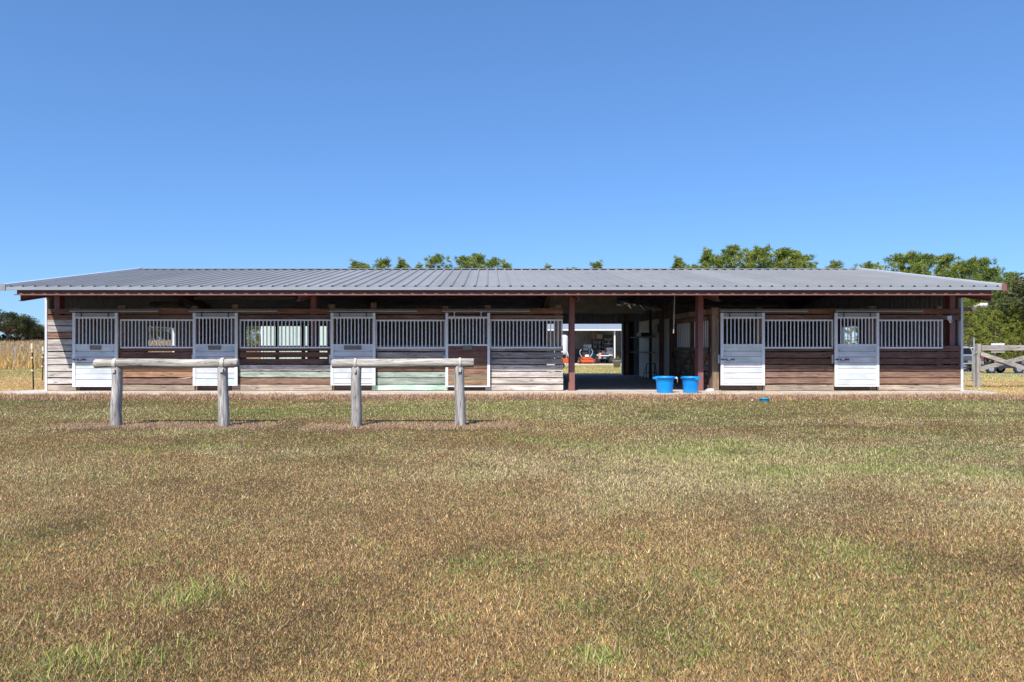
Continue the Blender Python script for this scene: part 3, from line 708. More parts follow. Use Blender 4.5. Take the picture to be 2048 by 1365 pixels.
# aisle wall on the right: boarded stall with crossed braces, then a pale liner wall
AX = FX(1426)
b = MB()
for yy in (19.70, 21.5, 23.5): b.box(AX-.03, AX+.06, yy, yy+.10, 0, 2.05)
for yy in (23.62, 25.05): b.box(AX-.12, AX+.02, yy+.0, yy+.16, 0, 2.75)
aw = b.build('aisle_wall', M['wz'], barn, (.15,.085,.06))
def yboard(x, y0, y1, z0, z1, col, t=.03):
    return box('board', (x, x+t, y0, y1, z0, z1), M['wy'], aw, tuple(q*R.uniform(.88, 1.12) for q in col))
for k in range(7): yboard(AX+.062, 19.68, 23.58, .02+k*.168, .02+k*.168+.138, (.36,.31,.27))
yboard(AX-.03, 19.68, 23.6, 2.14, 2.29, (.42,.28,.18)); yboard(AX-.03, 19.68, 23.6, 1.98, 2.10, (.33,.19,.13)); yboard(AX-.03, 19.68, 23.6, 1.10, 1.20, (.24,.20,.17))
box('liner_panel', (AX+.07, AX+.085, 19.75, 23.5, 1.20, 1.98), M['wallmetal'], aw)
for ya, yb in ((19.80, 21.5), (21.6, 23.5)):
    for za, zb_ in ((.05, 1.12), (1.12, .05)):
        q = MB(); d = .045
        q.add([(AX-.035,ya,za-d),(AX-.035,ya,za+d),(AX-.035,yb,zb_+d),(AX-.035,yb,zb_-d),(AX-.0035 if za > 1 else AX-.005,ya,za-d),(AX-.004,ya,za+d),(AX-.004,yb,zb_+d),(AX-.004,yb,zb_-d)],
              [(0,1,2,3),(7,6,5,4),(0,4,5,1),(1,5,6,2),(2,6,7,3),(3,7,4,0)])
        q.build('brace', M['wy'], aw, (.25,.165,.115))
lbm = bar_mesh(.78)
for i in range(17):
    yy = 19.86+i*.215
    if min(abs(yy-21.55), abs(yy-23.55)) > .09: link(bpy.data.objects.new('bar', lbm), aw, (AX+.04, yy, 1.59))
M['liner'] = mat('white_liner_board', (.74,.72,.68), .7, 0, .1, 2)
b = MB(); b.box(AX+.02, AX+.06, 23.78, 25.05, 0, 2.2); b.box(AX+.02, AX+.06, 25.22, 29.2, 0, 2.25); b.build('liner_board', M['liner'], aw)
for z in (1.57, .98): box('wall_shelf', (AX-.5, AX+.01, 26.2, 28.4, z, z+.035), M['wy'], aw, (.42,.40,.37))
box('shelf_post', (AX-.14, AX-.05, 26.6, 26.69, 0, 2.75), M['wz'], aw, (.08,.06,.05))
box('dark_crate', (AX-.42, AX-.02, 26.8, 27.6, 1.61, 1.76), M['black'], aw)
b = MB(); b.box(AX-.08, AX+.01, 25.6, 25.85, 1.75, 2.05); b.build('switch_box', M['black'], aw)
# loose foil insulation sagging from the roof
fo = MB(); vs = []; fs = []; n = 14
for i in range(n):
    t = i/(n-1)
    for j in range(5):
        s_ = j/4; vs.append((PX(1238,25)+t*1.42+R.uniform(-.03,.03), 24.6+s_*.9+R.uniform(-.04,.04), PZ(604,25)-.30*t-.12*s_*(1-t)+R.uniform(-.035,.035)))
for i in range(n-1):
    for j in range(4): a = i*5+j; fs.append((a, a+1, a+6, a+5))
fo.add(vs, fs); fo.build('sagging_insulation', M['foil'], barn)
# door to the back, an inner corner board wall
box('aisle_board', (5.80, 6.22, BYB-.20, BYB-.10, 0, 2.3), M['wz'], barn, (.05,.045,.045))

# ------------------------------------------------------------------ loose things in and on the barn
b = MB(); b.box(2.55, 6.05, 20.2, 29.6, .0, .014)
tag(b.build('rubber_mat', M['rubber']), 'dusty rubber mat on the floor of the barn aisle', 'mat')
b = MB(); b.tube([(PX(1350,18.6),18.62,zroof(18.6)-.08),(PX(1348.5,18.6),18.6,2.2),(PX(1347,18.6),18.6,PZ(667,18.6))], [.012,.012,.016], 6)
tag(b.build('hanging_rope', M['rope']), 'single rope hanging from the eave over the aisle', 'rope')
st = empty('step_stool', (5.92, 25.6, .014)); tag(st, 'dark metal folding step stool against the aisle wall', 'stool')
for s_ in (-1, 1):
    b = MB(); b.tube([(5.92+s_*.20,25.48,.014),(5.92+s_*.15,25.6,.60)], .014, 6); b.build('leg', M['iron'], st)
    b = MB(); b.tube([(5.92+s_*.20,25.95,.014),(5.92+s_*.15,25.66,.56)], .014, 6); b.build('leg', M['iron'], st)
b = MB(); b.box(5.76,6.08,25.5,25.72,.585,.612); b.build('top_step', M['iron'], st)
b = MB(); b.box(5.74,6.10,25.44,25.58,.26,.285); b.build('step', M['iron'], st)
def tub(px, Y, r, h, rot, label):
    X = PX(px, Y); t = empty('muck_tub', (X, Y, .001)); tag(t, label, 'tub', 'blue tubs at the aisle mouth')
    b = MB(); prof = [(0,.0),(r*.80,.0),(r*.835,.02),(r*.93,h*.62),(r*.965,h*.9),(r*1.04,h*.9),(r*1.06,h*.93),(r*1.05,h*.985),(r*.99,h),(r*.95,h*.97),(r*.90,h*.6),(r*.80,.03),(0,.025)]
    b.lathe(prof, (X, Y, .001), 36); b.build('tub_body', M['tub'], t, smooth=True)
    for s_ in (0, math.pi):
        a0 = rot+s_; hb = MB(); vs = []; 
        for i in range(9):
            a = a0-.42+.84*i/8; bul = .065*math.sin(math.pi*i/8)
            for rr, z in ((r*1.03,h*.86),(r*1.06+bul,h*.84),(r*1.06+bul,h*.955),(r*1.03,h*.985)): vs.append((X+rr*math.cos(a), Y+rr*math.sin(a), .001+z))
        fs = []
        for i in range(8):
            for q in range(4): fs.append((i*4+q, i*4+4+q, i*4+4+(q+1) % 4, i*4+(q+1) % 4))
        hb.add(vs, fs+[(0,1,2,3),(35,34,33,32)]); hb.build('handle', M['tub'], t)
    return t
t1 = tub(1329.5, 18.72, .245, .435, .05, 'blue plastic muck tub with a rag on its rim')
t2 = tub(1381, 18.72, .224, .43, -.9, 'blue plastic muck tub next to the rusty red column')
b = MB(); X = PX(1349.5, 18.72)
b.add([(X-.03,18.60,.42),(X+.02,18.60,.435),(X+.05,18.6,.40),(X+.045,18.60,.30),(X+.03,18.60,.27),(X+.03,18.585,.36)], [(0,1,5),(1,2,5),(2,3,5),(3,4,5)])
tag(b.build('rag', M['strap']), 'pale rag draped over the rim of a blue tub', 'rag')
b = MB(); dx, dy = PX(1528.5,17.0), 17.0; b.lathe([(0,0),(.105,0),(.108,.01),(.116,.06),(.126,.065),(.124,.075),(.11,.073),(.10,.02),(0,.015)], (dx, dy, G(dx,dy)+.005), 28)
tag(b.build('feed_dish', M['dish'], smooth=True), 'small teal feed dish lying in the thatch', 'dish')
b = MB(); X, Y = PX(1505,17.0), 17.0; b.tube([(X-.03,Y,G(X,Y)+.02),(X,Y+.01,G(X,Y)+.03),(X+.03,Y+.03,G(X,Y)+.02)], [.012,.02,.01], 6)
tag(b.build('litter_scrap', M['whitetrim']), 'tiny white scrap of litter left of the teal dish', 'litter')
# split log post end and white bracket at the stall corner
b = MB(); X = FX(1413); b.add([(X-.05,19.3,.0),(X+.14,19.3,.0),(X+.14,19.3,.07),(X+.05,19.3,.08),(X-.05,19.3,.05)]+[(X-.05,19.4,.0),(X+.14,19.4,.0),(X+.14,19.4,.07),(X+.05,19.4,.08),(X-.05,19.4,.05)],
      [(0,1,2,3,4),(9,8,7,6,5),(0,5,6,1),(1,6,7,2),(2,7,8,3),(3,8,9,4),(4,9,5,0)])
tag(b.build('salt_block', M['enamel']), 'small white block beside the corner post of the aisle', 'block')
# floodlight and security camera
fl = empty('flood_light', (FX(1950), YF+.02, FZ(615.5)+.001)); tag(fl, 'twin floodlight on the board sticking out past the corner', 'light')
b = MB(); b.box(FX(1948), FX(1953), YF-.005, YF+.035, FZ(615.4), FZ(611)); b.build('bracket', M['galv'], fl)
for q, s_ in ((1955.5, 1), (1963, 1)):
    b = MB(); b.tube([(FX(1951),YF+.01,FZ(612.5)),(FX(q),YF-.02,FZ(611)),(FX(q)+.03,YF-.06,FZ(610.5)),(FX(q)+.06,YF-.13,FZ(611))], [.014,.02,.05,.06], 10)
    b.build('lamp_head', M['enamel'], fl, smooth=True)
sc_ = empty('security_camera', (FX(1896), YF-.03, FZ(640))); tag(sc_, 'small white security camera under the barn header', 'camera')
b = MB(); b.box(FX(1893.5), FX(1901.5), YF-.05, YF-.008, FZ(641), FZ(632)); bevel(b.build('mount', M['enamel'], sc_), .008)
b = MB(); b.lathe([(0,-.05),(.03,-.045),(.045,-.02),(.047,.01),(.04,.03),(0,.035)], (FX(1897.5), YF-.08, FZ(642.5)), 14); b.build('dome', M['enamel'], sc_, smooth=True)
b = MB(); b.disc((FX(1897.5), YF-.125, FZ(643.5)), (0,1,0), .001, .02, .006, 12); b.build('lens', M['black'], sc_)

# ------------------------------------------------------------------ hitching rails
def log(p0, p1, r0, r1, n=18, m=12, seed=0, wob=.006):
    q = random.Random(seed); p0 = Vector(p0); p1 = Vector(p1); d = (p1-p0); L = d.length; d.normalize()
    a = Vector((0,0,1)) if abs(d.z) < .9 else Vector((1,0,0)); u = d.cross(a).normalized(); v = d.cross(u)
    lob = [q.uniform(-1, 1) for _ in range(n)]; vs = []; fs = []
    bend = q.uniform(-.015, .015); bend2 = q.uniform(-.012, .012)
    ts = [0, .006]+[i/m for i in range(1, m)]+[.994, 1]
    for i, t in enumerate(ts):
        r = r0+(r1-r0)*t; r *= .93 if i in (0, len(ts)-1) else 1
        c = p0+d*(L*t)+u*bend*math.sin(math.pi*t)+v*bend2*math.sin(2*math.pi*t)
        for k in range(n):
            th = 2*math.pi*k/n; rr = r+wob*.6*lob[k]+q.uniform(-1, 1)*wob*.35; vs.append(c+(u*math.cos(th)+v*math.sin(th))*rr)
    m_ = len(ts)
    for i in range(m_-1):
        for k in range(n): a_ = i*n+k; b_ = i*n+(k+1) % n; fs.append((a_, b_, b_+n, a_+n))
    fs += [tuple(range(n-1,-1,-1)), tuple(range((m_-1)*n, m_*n))]
    return MB().add(vs, fs)
HY = 11.77
def hitch(pa, pb, ra, rb, zl, zr_, label, seed, strapped):
    X0, X1 = PX(pa, HY), PX(pb, HY)
    h = empty('hitching_rail', ((X0+X1)/2, HY, G((X0+X1)/2, HY))); tag(h, label, 'hitching rail', 'log hitching rails on the lawn')
    ztop = {}
    for i, X in enumerate((X0, X1)):
        g0 = G(X, HY)-.06; zc = zl+(zr_-zl)*((X-PX(ra,HY))/(PX(rb,HY)-PX(ra,HY)))
        log((X, HY+.01, g0), (X+.012*(-1)**i, HY+.01, zc-.045), .092, .082, seed=seed+i).build('post', M['logz'], h, (.50,.455,.405), smooth=True)
        b = MB(); x0 = X-.0; w_ = .028 if strapped else .018
        for k in range(14):                       # strap looped over the rail and nailed to the post
            t = math.radians(-95+k*290/13)
            pass
        ring = []
        for k in range(17):
            t = math.radians(-100+k*245/16); ring.append((HY-.012-.086*math.cos(t), zc+.086*math.sin(t)))
        ring = [(HY-.095, zc-.15), (HY-.098, zc-.10)]+ring[1:]
        vs = []; fs = []
        for yy, z in ring: vs += [(x0-w_, yy, z), (x0+w_, yy, z)]
        for k in range(len(ring)-1): fs.append((2*k, 2*k+1, 2*k+3, 2*k+2))
        so = b.add(vs, fs).build('strap', M['strap'], h); sd = so.modifiers.new('thickness', 'SOLIDIFY'); sd.thickness = .006; sd.offset = 0
    log((PX(ra,HY), HY-.012, zl), (PX(rb,HY), HY-.012, zr_), .076, .073, seed=seed+9).build('rail', M['logx'], h, (.53,.475,.40), smooth=True)
    return h
hitch(232, 446.5, 191, 477, PZ(728,HY), PZ(726.3,HY), 'log hitching rail set before the barn\'s two leftmost stall doors' if False else 'weathered log hitching rail with straight clean rail, farther from the blue tubs', 5, True)
hitch(711.5, 920, 664.5, 948, PZ(727.5,HY), PZ(726,HY), 'weathered log hitching rail with mossy underside, standing before the brown stall door', 25, False)

# ------------------------------------------------------------------ fences and gate
def tpost(px, Y, h, lean, label, col):
    X = PX(px, Y); g0 = G(X, Y); t = empty('fence_post', (X, Y, g0)); tag(t, label, 'fence post')
    top = (X+lean, Y, g0+h)
    b = MB()
    for k in range(1):
        b.add([(X-.018,Y,g0-.1),(X+.018,Y,g0-.1),(X+.018,Y+.006,g0-.1),(X-.018,Y+.006,g0-.1)]+[(top[0]-.018,Y,top[2]),(top[0]+.018,Y,top[2]),(top[0]+.018,Y+.006,top[2]),(top[0]-.018,Y+.006,top[2])],
              [(0,1,5,4),(1,2,6,5),(2,3,7,6),(3,0,4,7),(0,3,2,1),(4,5,6,7)])
        b.add([(X-.004,Y-.03,g0-.1),(X+.004,Y-.03,g0-.1),(X+.004,Y-.001,g0-.1),(X-.004,Y-.001,g0-.1)]+[(top[0]-.004,Y-.03,top[2]),(top[0]+.004,Y-.03,top[2]),(top[0]+.004,Y-.001,top[2]),(top[0]-.004,Y-.001,top[2])],
              [(0,1,5,4),(1,2,6,5),(2,3,7,6),(3,0,4,7),(0,3,2,1),(4,5,6,7)])
    b.build('stake', col, t)
    for q in (.42, .70):
        z = g0+h*q; xx = X+lean*q; b = MB(); b.box(xx-.032, xx+.03, Y-.06, Y+.02, z-.02, z+.02); b.build('insulator', M['insul'], t)
    b = MB(); b.box(top[0]-.026, top[0]+.026, Y-.045, Y+.02, top[2]-.15, top[2]+.02); b.box(top[0]-.016, top[0]+.016, Y-.03, Y+.012, top[2]-.26, top[2]-.17); b.build('post_cap', M['insul'], t)
    return t
M['insul'] = mat('cream_insulator', (.72,.66,.45), .6, 0, .1, 20); M['rust'] = mat('rusty_steel', (.17,.085,.05), .8, .2, .3, 15); M['tpost'] = mat('dark_painted_stake', (.045,.045,.04), .6, .3, .2, 15)
tpost(67, 21.5, 1.40, -.03, 'dark steel fence stake with cream insulators near the white barn corner', M['tpost'])
tpost(84.5, 27.5, 1.30, .05, 'leaning rusty steel fence stake with cream insulators', M['rust'])
for px in (31, 79):
    X = PX(px, 43); g0 = G(X, 43); b = MB(); b.tube([(X,43,g0-.05),(X,43,g0+1.32)], .03, 8)
    tag(b.build('pasture_post', M['galv']), 'thin grey steel post standing among the pasture weeds', 'fence post', 'grey posts in the pasture')
for k in range(-3, 6):
    X = PX(31, 43)+(PX(79,43)-PX(31,43))*k
    if k in (0, 1) or X > -13 or k < 0 and k < -2: continue
for z, nm in ((.45, 0), (.85, 1), (1.2, 2)):
    x0, x1 = PX(31,43)-9, -11.5; b = MB(); b.tube([(x0,43.03,G(x0,43)+z),((x0+x1)/2,43.03,G(-20,43)+z-.02),(x1,43.03,G(x1,43)+z)], .003, 4)
    tag(b.build('fence_wire', M['galv']), 'thin fence wire strung through the pasture weeds', 'wire', 'pasture fence wires')

FY = 22.6
fx0, fx1 = PX(1956, FY), PX(2062, FY); gf = G(fx0, FY)
wf = empty('wooden_fence', (fx0, FY, gf)); tag(wf, 'weathered grey wooden fence with crossed braces beside the barn', 'fence')
GRYW = (.40,.365,.33)
for X in (fx0, fx1, fx1+1.72):
    b = MB(); b.box(X-.062, X+.062, FY-.06, FY+.06, G(X,FY)-.05, PZ(688.3,FY)); bevel(b.build('post', M['wz'], wf, GRYW), .008)
b = MB(); b.box(fx0+.063, fx1+1.8, FY-.10, FY-.062, PZ(701.2,FY), PZ(690.8,FY)); b.build('rail', M['wx'], wf, GRYW)
for a0, a1 in ((fx0, fx1), (fx1, fx1+1.72)):
    for za, zb_, yy in ((PZ(707.5,FY), PZ(743,FY), FY-.145), (PZ(738,FY), PZ(711.5,FY), FY-.104)):
        d = .068; q = MB(); vs = [(a0-.0,yy,za-d),(a0-.0,yy,za+d),(a1,yy,zb_+d),(a1,yy,zb_-d)]; vs += [(a,b_+.036,c__) for a, b_, c__ in vs]
        q.add(vs, [(0,1,2,3),(7,6,5,4),(0,4,5,1),(1,5,6,2),(2,6,7,3),(3,7,4,0)]); q.build('brace', M['wx'], wf, tuple(v*R.uniform(.9,1.1) for v in GRYW))
b = MB(); b.box(PX(1979.7,FY), PX(2006.7,FY), FY-.058, FY-.045, PZ(705.2,FY), PZ(687,FY))
tag(b.build('white_board', M['whitetrim']), 'blank white board fixed behind the top fence rail', 'sign')
b = MB(); X = PX(1951.6, FY); b.tube([(X,FY+.09,G(X,FY)-.05),(X,FY+.09,PZ(678,FY))], .024, 8); b.tube([(X,FY+.09,PZ(678,FY)),(X,FY+.09,PZ(676.5,FY))], .034, 8)
tag(b.build('steel_pipe', M['galv']), 'thin capped steel pipe standing against the grey fence post', 'pipe')
gt = empty('tube_gate', (PX(1935,FY), FY, G(14.5,FY)+.12)); tag(gt, 'galvanised tube gate between barn corner and fence post', 'gate')
gxr, gxl = PX(1944.8,FY), BX1+.12; zt, zb_ = PZ(694.4,FY), PZ(763,FY); r_ = .022
b = MB(); b.tube([(gxl,FY,zb_),(gxl,FY,zt-.15),(gxl+.04,FY,zt-.05),(gxl+.15,FY,zt),(gxr-.16,FY,zt),(gxr-.05,FY,zt-.05),(gxr,FY,zt-.16),(gxr,FY,zb_)], r_, 8)
b.build('gate_frame', M['galv'], gt, smooth=True)
for py in (711, 727.5, 745, 760):
    b = MB(); b.tube([(gxl,FY,PZ(py,FY)),(gxr,FY,PZ(py,FY))], r_*.85, 8, False); b.build('cross_tube', M['galv'], gt, smooth=True)
b = MB(); b.tube([(gxr,FY,PZ(704,FY)),(gxr+.1,FY-.03,PZ(706,FY)),(fx0-.06,FY-.03,PZ(703,FY))], .01, 5); b.build('chain', M['galv'], gt)

# ------------------------------------------------------------------ pickup truck and trailer
def rotated(parent_name, loc, ang, label, cat):
    o = empty(parent_name, loc); o.rotation_euler = (0,0,ang); tag(o, label, cat); return o
def lbuild(mb, name, m, root, smooth=False):
    """part given in the root's own axes"""
    me = bpy.data.meshes.new(name); vs = np.array([tuple(v) for v in mb.v]); o_ = (vs.min(0)+vs.max(0))/2
    me.from_pydata((vs-o_).tolist(), [], mb.f)
    bm = bmesh.new(); bm.from_mesh(me); bmesh.ops.recalc_face_normals(bm, faces=bm.faces); bm.to_mesh(me); bm.free()
    if smooth: me.polygons.foreach_set('use_smooth', [True]*len(me.polygons))
    me.materials.append(m); ob = bpy.data.objects.new(name, me); COL.objects.link(ob); ob.parent = root; ob.location = o_
    return ob
def lsub(mb, name, m, part, smooth=False):
    o = lbuild(mb, name, m, part.parent, smooth); o.parent = part; o.location = o.location-part.location; return o
# local axes: x forward, y left, z up; origin under the rear left corner
TY = 56.0; tX = PX(1966, TY); a_ = math.radians(145)
tr_ = rotated('parked_car', (tX, TY, G(tX, TY)), a_, 'slate blue estate car parked beyond the tube gate, red tail lamp showing', 'car')
W_ = 1.95
prof = [(0,.62),(.0,1.40),(.10,1.46),(.36,1.92),(.6,1.98),(3.1,2.0),(3.5,1.93),(4.25,1.42),(5.6,1.28),(5.75,1.05),(5.78,.5),(5.2,.45),(5.15,.75),(4.95,.93),(4.6,.95),(4.35,.80),(4.27,.45),(1.75,.45),(1.68,.75),(1.48,.95),(1.1,.95),(.88,.78),(.8,.55)]
b = MB(); b.prism(prof, (0,-W_,0), (1,0,0), (0,0,1), (0,W_,0)); body = lbuild(b, 'car_body', M['carblue'], tr_)
bv = body.modifiers.new('bevel', 'BEVEL'); bv.width = .05; bv.segments = 2; bv.limit_method = 'ANGLE'
for y0 in (-.002, -W_+.002-.012):
    for poly in ([(.32,1.44),(.55,1.88),(1.62,1.90),(1.62,1.44)], [(1.72,1.44),(1.72,1.90),(2.65,1.91),(2.65,1.44)], [(2.75,1.44),(2.75,1.91),(3.42,1.86),(4.02,1.44)]):
        b = MB(); b.prism(poly, (0,y0,0), (1,0,0), (0,0,1), (0,.014,0)); lbuild(b, 'side_window', M['glass'], tr_)
b = MB(); b.add([(.125,-.2,1.52),(.125,-W_+.2,1.52),(.31,-W_+.25,1.85),(.31,-.25,1.85),(.10,-.2,1.53),(.10,-W_+.2,1.53),(.285,-W_+.25,1.86),(.285,-.25,1.86)], [(0,1,2,3),(4,5,6,7),(0,1,5,4),(2,3,7,6),(1,2,6,5),(3,0,4,7)])
lbuild(b, 'rear_window', M['glass'], tr_)
b = MB(); b.box(-.03, .0, -W_+.26, -.26, .72, 1.38); tg = lbuild(b, 'tailgate', M['galv'], tr_)
for z in (.86, 1.0, 1.14, 1.28):
    b = MB(); b.box(-.04, -.0305, -W_+.3, -.3, z-.02, z+.02); lsub(b, 'tailgate_rib', M['steel'], tg)
for y0 in (-.24, -W_+.02):
    b = MB(); b.box(-.03, .10, y0, y0+.235, .88, 1.36); lbuild(b, 'tail_lamp', M['redlens'], tr_)
b = MB(); b.box(-.16, -.005, -W_+.05, -.05, .48, .66); lbuild(b, 'bumper', M['chrome'], tr_)
for wx in (1.28, 4.75):
    for wy in (-.14, -W_+.14):
        b = MB(); b.disc((wx,wy,.40), (0,1,0), .24, .40, .125, 22); ty_ = lbuild(b, 'wheel', M['tyre'], tr_, True)
        b = MB(); b.disc((wx,wy,.40), (0,1,0), .03, .238, .09, 14)
        for k in range(5):
            t = 2*math.pi*k/5; b.tube([(wx,wy+(.1 if wy > -.5 else -.1),.40),(wx+.2*math.cos(t),wy+(.1 if wy > -.5 else -.1),.40+.2*math.sin(t))], .03, 5)
        lsub(b, 'rim', M['chrome'], ty_)
# trailer
LY = 53.4; lX = PX(2011, 52.38)
tl = rotated('flatbed_trailer', (lX, LY, G(lX, LY)), math.radians(-3), 'low dark flatbed trailer on four wheels behind the crossed fence braces', 'trailer')
b = MB(); b.box(-1.5, 2.6, -.9, .9, .62, .70); lbuild(b, 'deck', M['black'], tl)
b = MB(); b.box(-1.5, 2.6, -.92, -.84, .42, .615); b.box(-1.5, 2.6, .84, .92, .42, .615); b.box(-.2, .2, -.838, .838, .45, .55); lbuild(b, 'chassis', M['black'], tl)
for q in (-1.5, 2.56): b = MB(); b.box(q, q+.04, -.9, .9, .702, .95); lbuild(b, 'end_rail', M['galv'], tl)
for wx in (-1.0, 1.0):
    for wy in (-1.02, 1.02):
        b = MB(); b.disc((wx,wy,.37), (0,1,0), .21, .37, .10, 20); ty_ = lbuild(b, 'wheel', M['tyre'], tl, True)
        b = MB(); b.disc((wx,wy,.37), (0,1,0), .03, .205, .08, 12); b.disc((wx,wy*1.09,.37), (0,1,0), .03, .09, .03, 8); lsub(b, 'rim', M['galv'], ty_)
b = MB(); b.tube([(-1.5,0,.5),(-2.5,0,.42),(-2.7,0,.42)], .05, 6); lbuild(b, 'drawbar', M['black'], tl)

# ------------------------------------------------------------------ equipment shed behind the aisle
M['shedwall'] = mat('shed_liner_sheet', (.36,.34,.32), .7, 0, .1, 2)
SY = 56.0; gs = G(6, SY)+.08
b = MB(); b.box(1.5, 15, SY-1.0, SY+7.2, gs-.3, gs); tag(b.build('shed_slab', M['concrete']), 'pale concrete floor of the equipment shed', kind='structure')
shed = empty('equipment_shed', (8, SY, gs)); tag(shed, 'open fronted equipment shed with pale metal roof behind the aisle', 'shed')
zE, zR = PZ(662, SY), PZ(662, SY)+1.0
q = corr('x', 1.6, 14.6, 0, lambda p: 0, lambda p: 1, rib=.3, h=.03); nn = len(q.v)//2; vs = []
for i in range(nn):
    p, d, _ = q.v[2*i]; vs += [(p, SY-.35, zE+.12+d), (p, SY+7.0, zE+.12+1.15+d)]
MB().add(vs, [(2*i,2*i+2,2*i+3,2*i+1) for i in range(nn-1)]).build('shed_roof', M['trim'], shed)
box('eave_trim', (1.55, 14.65, SY-.40, SY-.36, zE, zE+.13), M['enamel'], shed)
for px in (1110, 1229, 1330): X = PX(px, SY); box('shed_post', (X-.055, X+.055, SY-.1, SY+.01, gs, zE+.1), M['enamel'], shed)
qq = corr('x', 1.6, 14.6, SY+6.6, lambda p: gs, lambda p: zE+1.1, rib=.3); qq.build('shed_back_wall', M['shedwall'], shed)
for X in (1.6, 14.6): box('shed_side_wall', (X-.03, X+.03, SY+.2, SY+6.58, gs, zE+.1), M['shedwall'], shed)

def px_x(px): return PX(px, SY+.6)
# riding mower
mx = px_x(1172); my = SY-.1
mw = empty('riding_mower', (mx, my, gs)); tag(mw, 'orange riding mower parked in the equipment shed', 'mower')
b = MB(); b.prism([(-.68,.10),(.68,.10),(.72,.16),(.62,.26),(.4,.30),(-.4,.30),(-.62,.26),(-.72,.16)], (mx,my-.1,gs), (1,0,0), (0,0,1), (0,.75,0)); bevel(b.build('mower_deck', M['orange'], mw), .03)
b = MB(); b.box(mx-.30, mx+.30, my+.12, my+1.5, gs+.302, gs+.52); bevel(b.build('chassis', M['orange'], mw), .04)
b = MB(); b.box(mx-.16, mx+.16, my+.05, my+.2, gs+.525, gs+.72); bevel(b.build('front_badge', M['enamel'], mw), .03)
b = MB(); b.box(mx-.24, mx+.24, my+.75, my+1.2, gs+.523, gs+.66); b.box(mx-.24, mx+.24, my+1.1, my+1.24, gs+.66, gs+1.05); bevel(b.build('seat', M['black'], mw), .06)
for s_ in (-1, 1):
    b = MB(); b.tube([(mx+s_*.32,my+.7,gs+.5),(mx+s_*.50,my+.6,gs+.78),(mx+s_*.52,my+.5,gs+1.0),(mx+s_*.42,my+.42,gs+1.12)], .028, 6); b.build('steering_lever', M['enamel'], mw)
    b = MB(); b.disc((mx+s_*.60,my-.25,gs+.14), (1,0,0), .01, .14, .06, 14); b.build('caster_wheel', M['tyre'], mw)
    b = MB(); b.disc((mx+s_*.46,my+1.25,gs+.26), (1,0,0), .01, .26, .12, 16); b.build('rear_wheel', M['tyre'], mw)
    b = MB(); b.tube([(mx+s_*.60,my-.25,gs+.27),(mx+s_*.45,my+.05,gs+.36),(mx+s_*.3,my+.15,gs+.42)], .04, 6); b.build('front_arm', M['orange'], mw)
b = MB(); b.tube([(mx-.28,my+1.4,gs+.5),(mx-.28,my+1.4,gs+1.25),(mx-.2,my+1.4,gs+1.32),(mx+.2,my+1.4,gs+1.32),(mx+.28,my+1.4,gs+1.25),(mx+.28,my+1.4,gs+.5)], .03, 6); b.build('roll_bar', M['black'], mw)
# quad bike
ax_ = px_x(1207); ay = SY+.2
qd = empty('quad_bike', (ax_, ay, gs)); tag(qd, 'quad bike with tan body and front rack in the equipment shed', 'quad bike')
M['tan'] = mat('dusty_tan_plastic', (.42,.36,.28), .6, 0, .1, 5)
for s_ in (-1, 1):
    for yy in (0, 1.3):
        b = MB(); b.disc((ax_+s_*.50,ay+yy,gs+.30), (1,0,0), .13, .30, .12, 16); w__ = b.build('wheel', M['tyre'], qd); b = MB(); b.disc((ax_+s_*.50,ay+yy,gs+.30), (1,0,0), .01, .128, .08, 10); b.build('hub', M['galv'], w__)
    b = MB(); b.prism([(-.3,.0),(.3,.0),(.26,.1),(-.26,.14)], (ax_+s_*.48-.14,ay+.0,gs+.62), (0,1,0), (0,0,1), (.28,0,0)); b.build('front_fender', M['tan'], qd)
    b = MB(); b.tube([(ax_+s_*.1,ay+.5,gs+1.0),(ax_+s_*.40,ay+.55,gs+1.08)], .025, 6); b.build('handlebar_grip', M['black'], qd)
b = MB(); b.box(ax_-.30, ax_+.30, ay-.18, ay+1.5, gs+.35, gs+.80); bevel(b.build('bike_body', M['black'], qd), .08)
b = MB(); b.box(ax_-.2, ax_+.2, ay+.6, ay+1.4, gs+.802, gs+.92); bevel(b.build('seat', M['black'], qd), .05)
b = MB(); b.box(ax_-.12, ax_+.12, ay+.4, ay+.6, gs+.80, gs+1.02); bevel(b.build('dash', M['maroon'], qd), .03)
b = MB()
for k in range(6): b.tube([(ax_-.42+k*.168,ay-.25,gs+.85),(ax_-.42+k*.168,ay+.35,gs+.87)], .013, 5)
b.tube([(ax_-.45,ay-.25,gs+.85),(ax_+.45,ay-.25,gs+.85)], .016, 5); b.build('front_rack', M['steel'], qd)
b = MB(); b.tube([(ax_-.42,ay-.22,gs+.72),(ax_-.3,ay-.3,gs+.64),(ax_+.3,ay-.3,gs+.64),(ax_+.42,ay-.22,gs+.72)], .045, 8); b.build('bumper', M['enamel'], qd)
b = MB(); b.box(ax_-.13, ax_+.13, ay-.2, ay-.185, gs+.42, gs+.53); b.build('front_tag', M['galv'], qd)
b = MB(); b.box(ax_-.50, ax_-.30, ay-.30, ay-.27, gs+.40, gs+.86); tag(b.build('hanging_towel', M['pink']), 'faded pink towel hung over the front of the quad bike', 'towel')
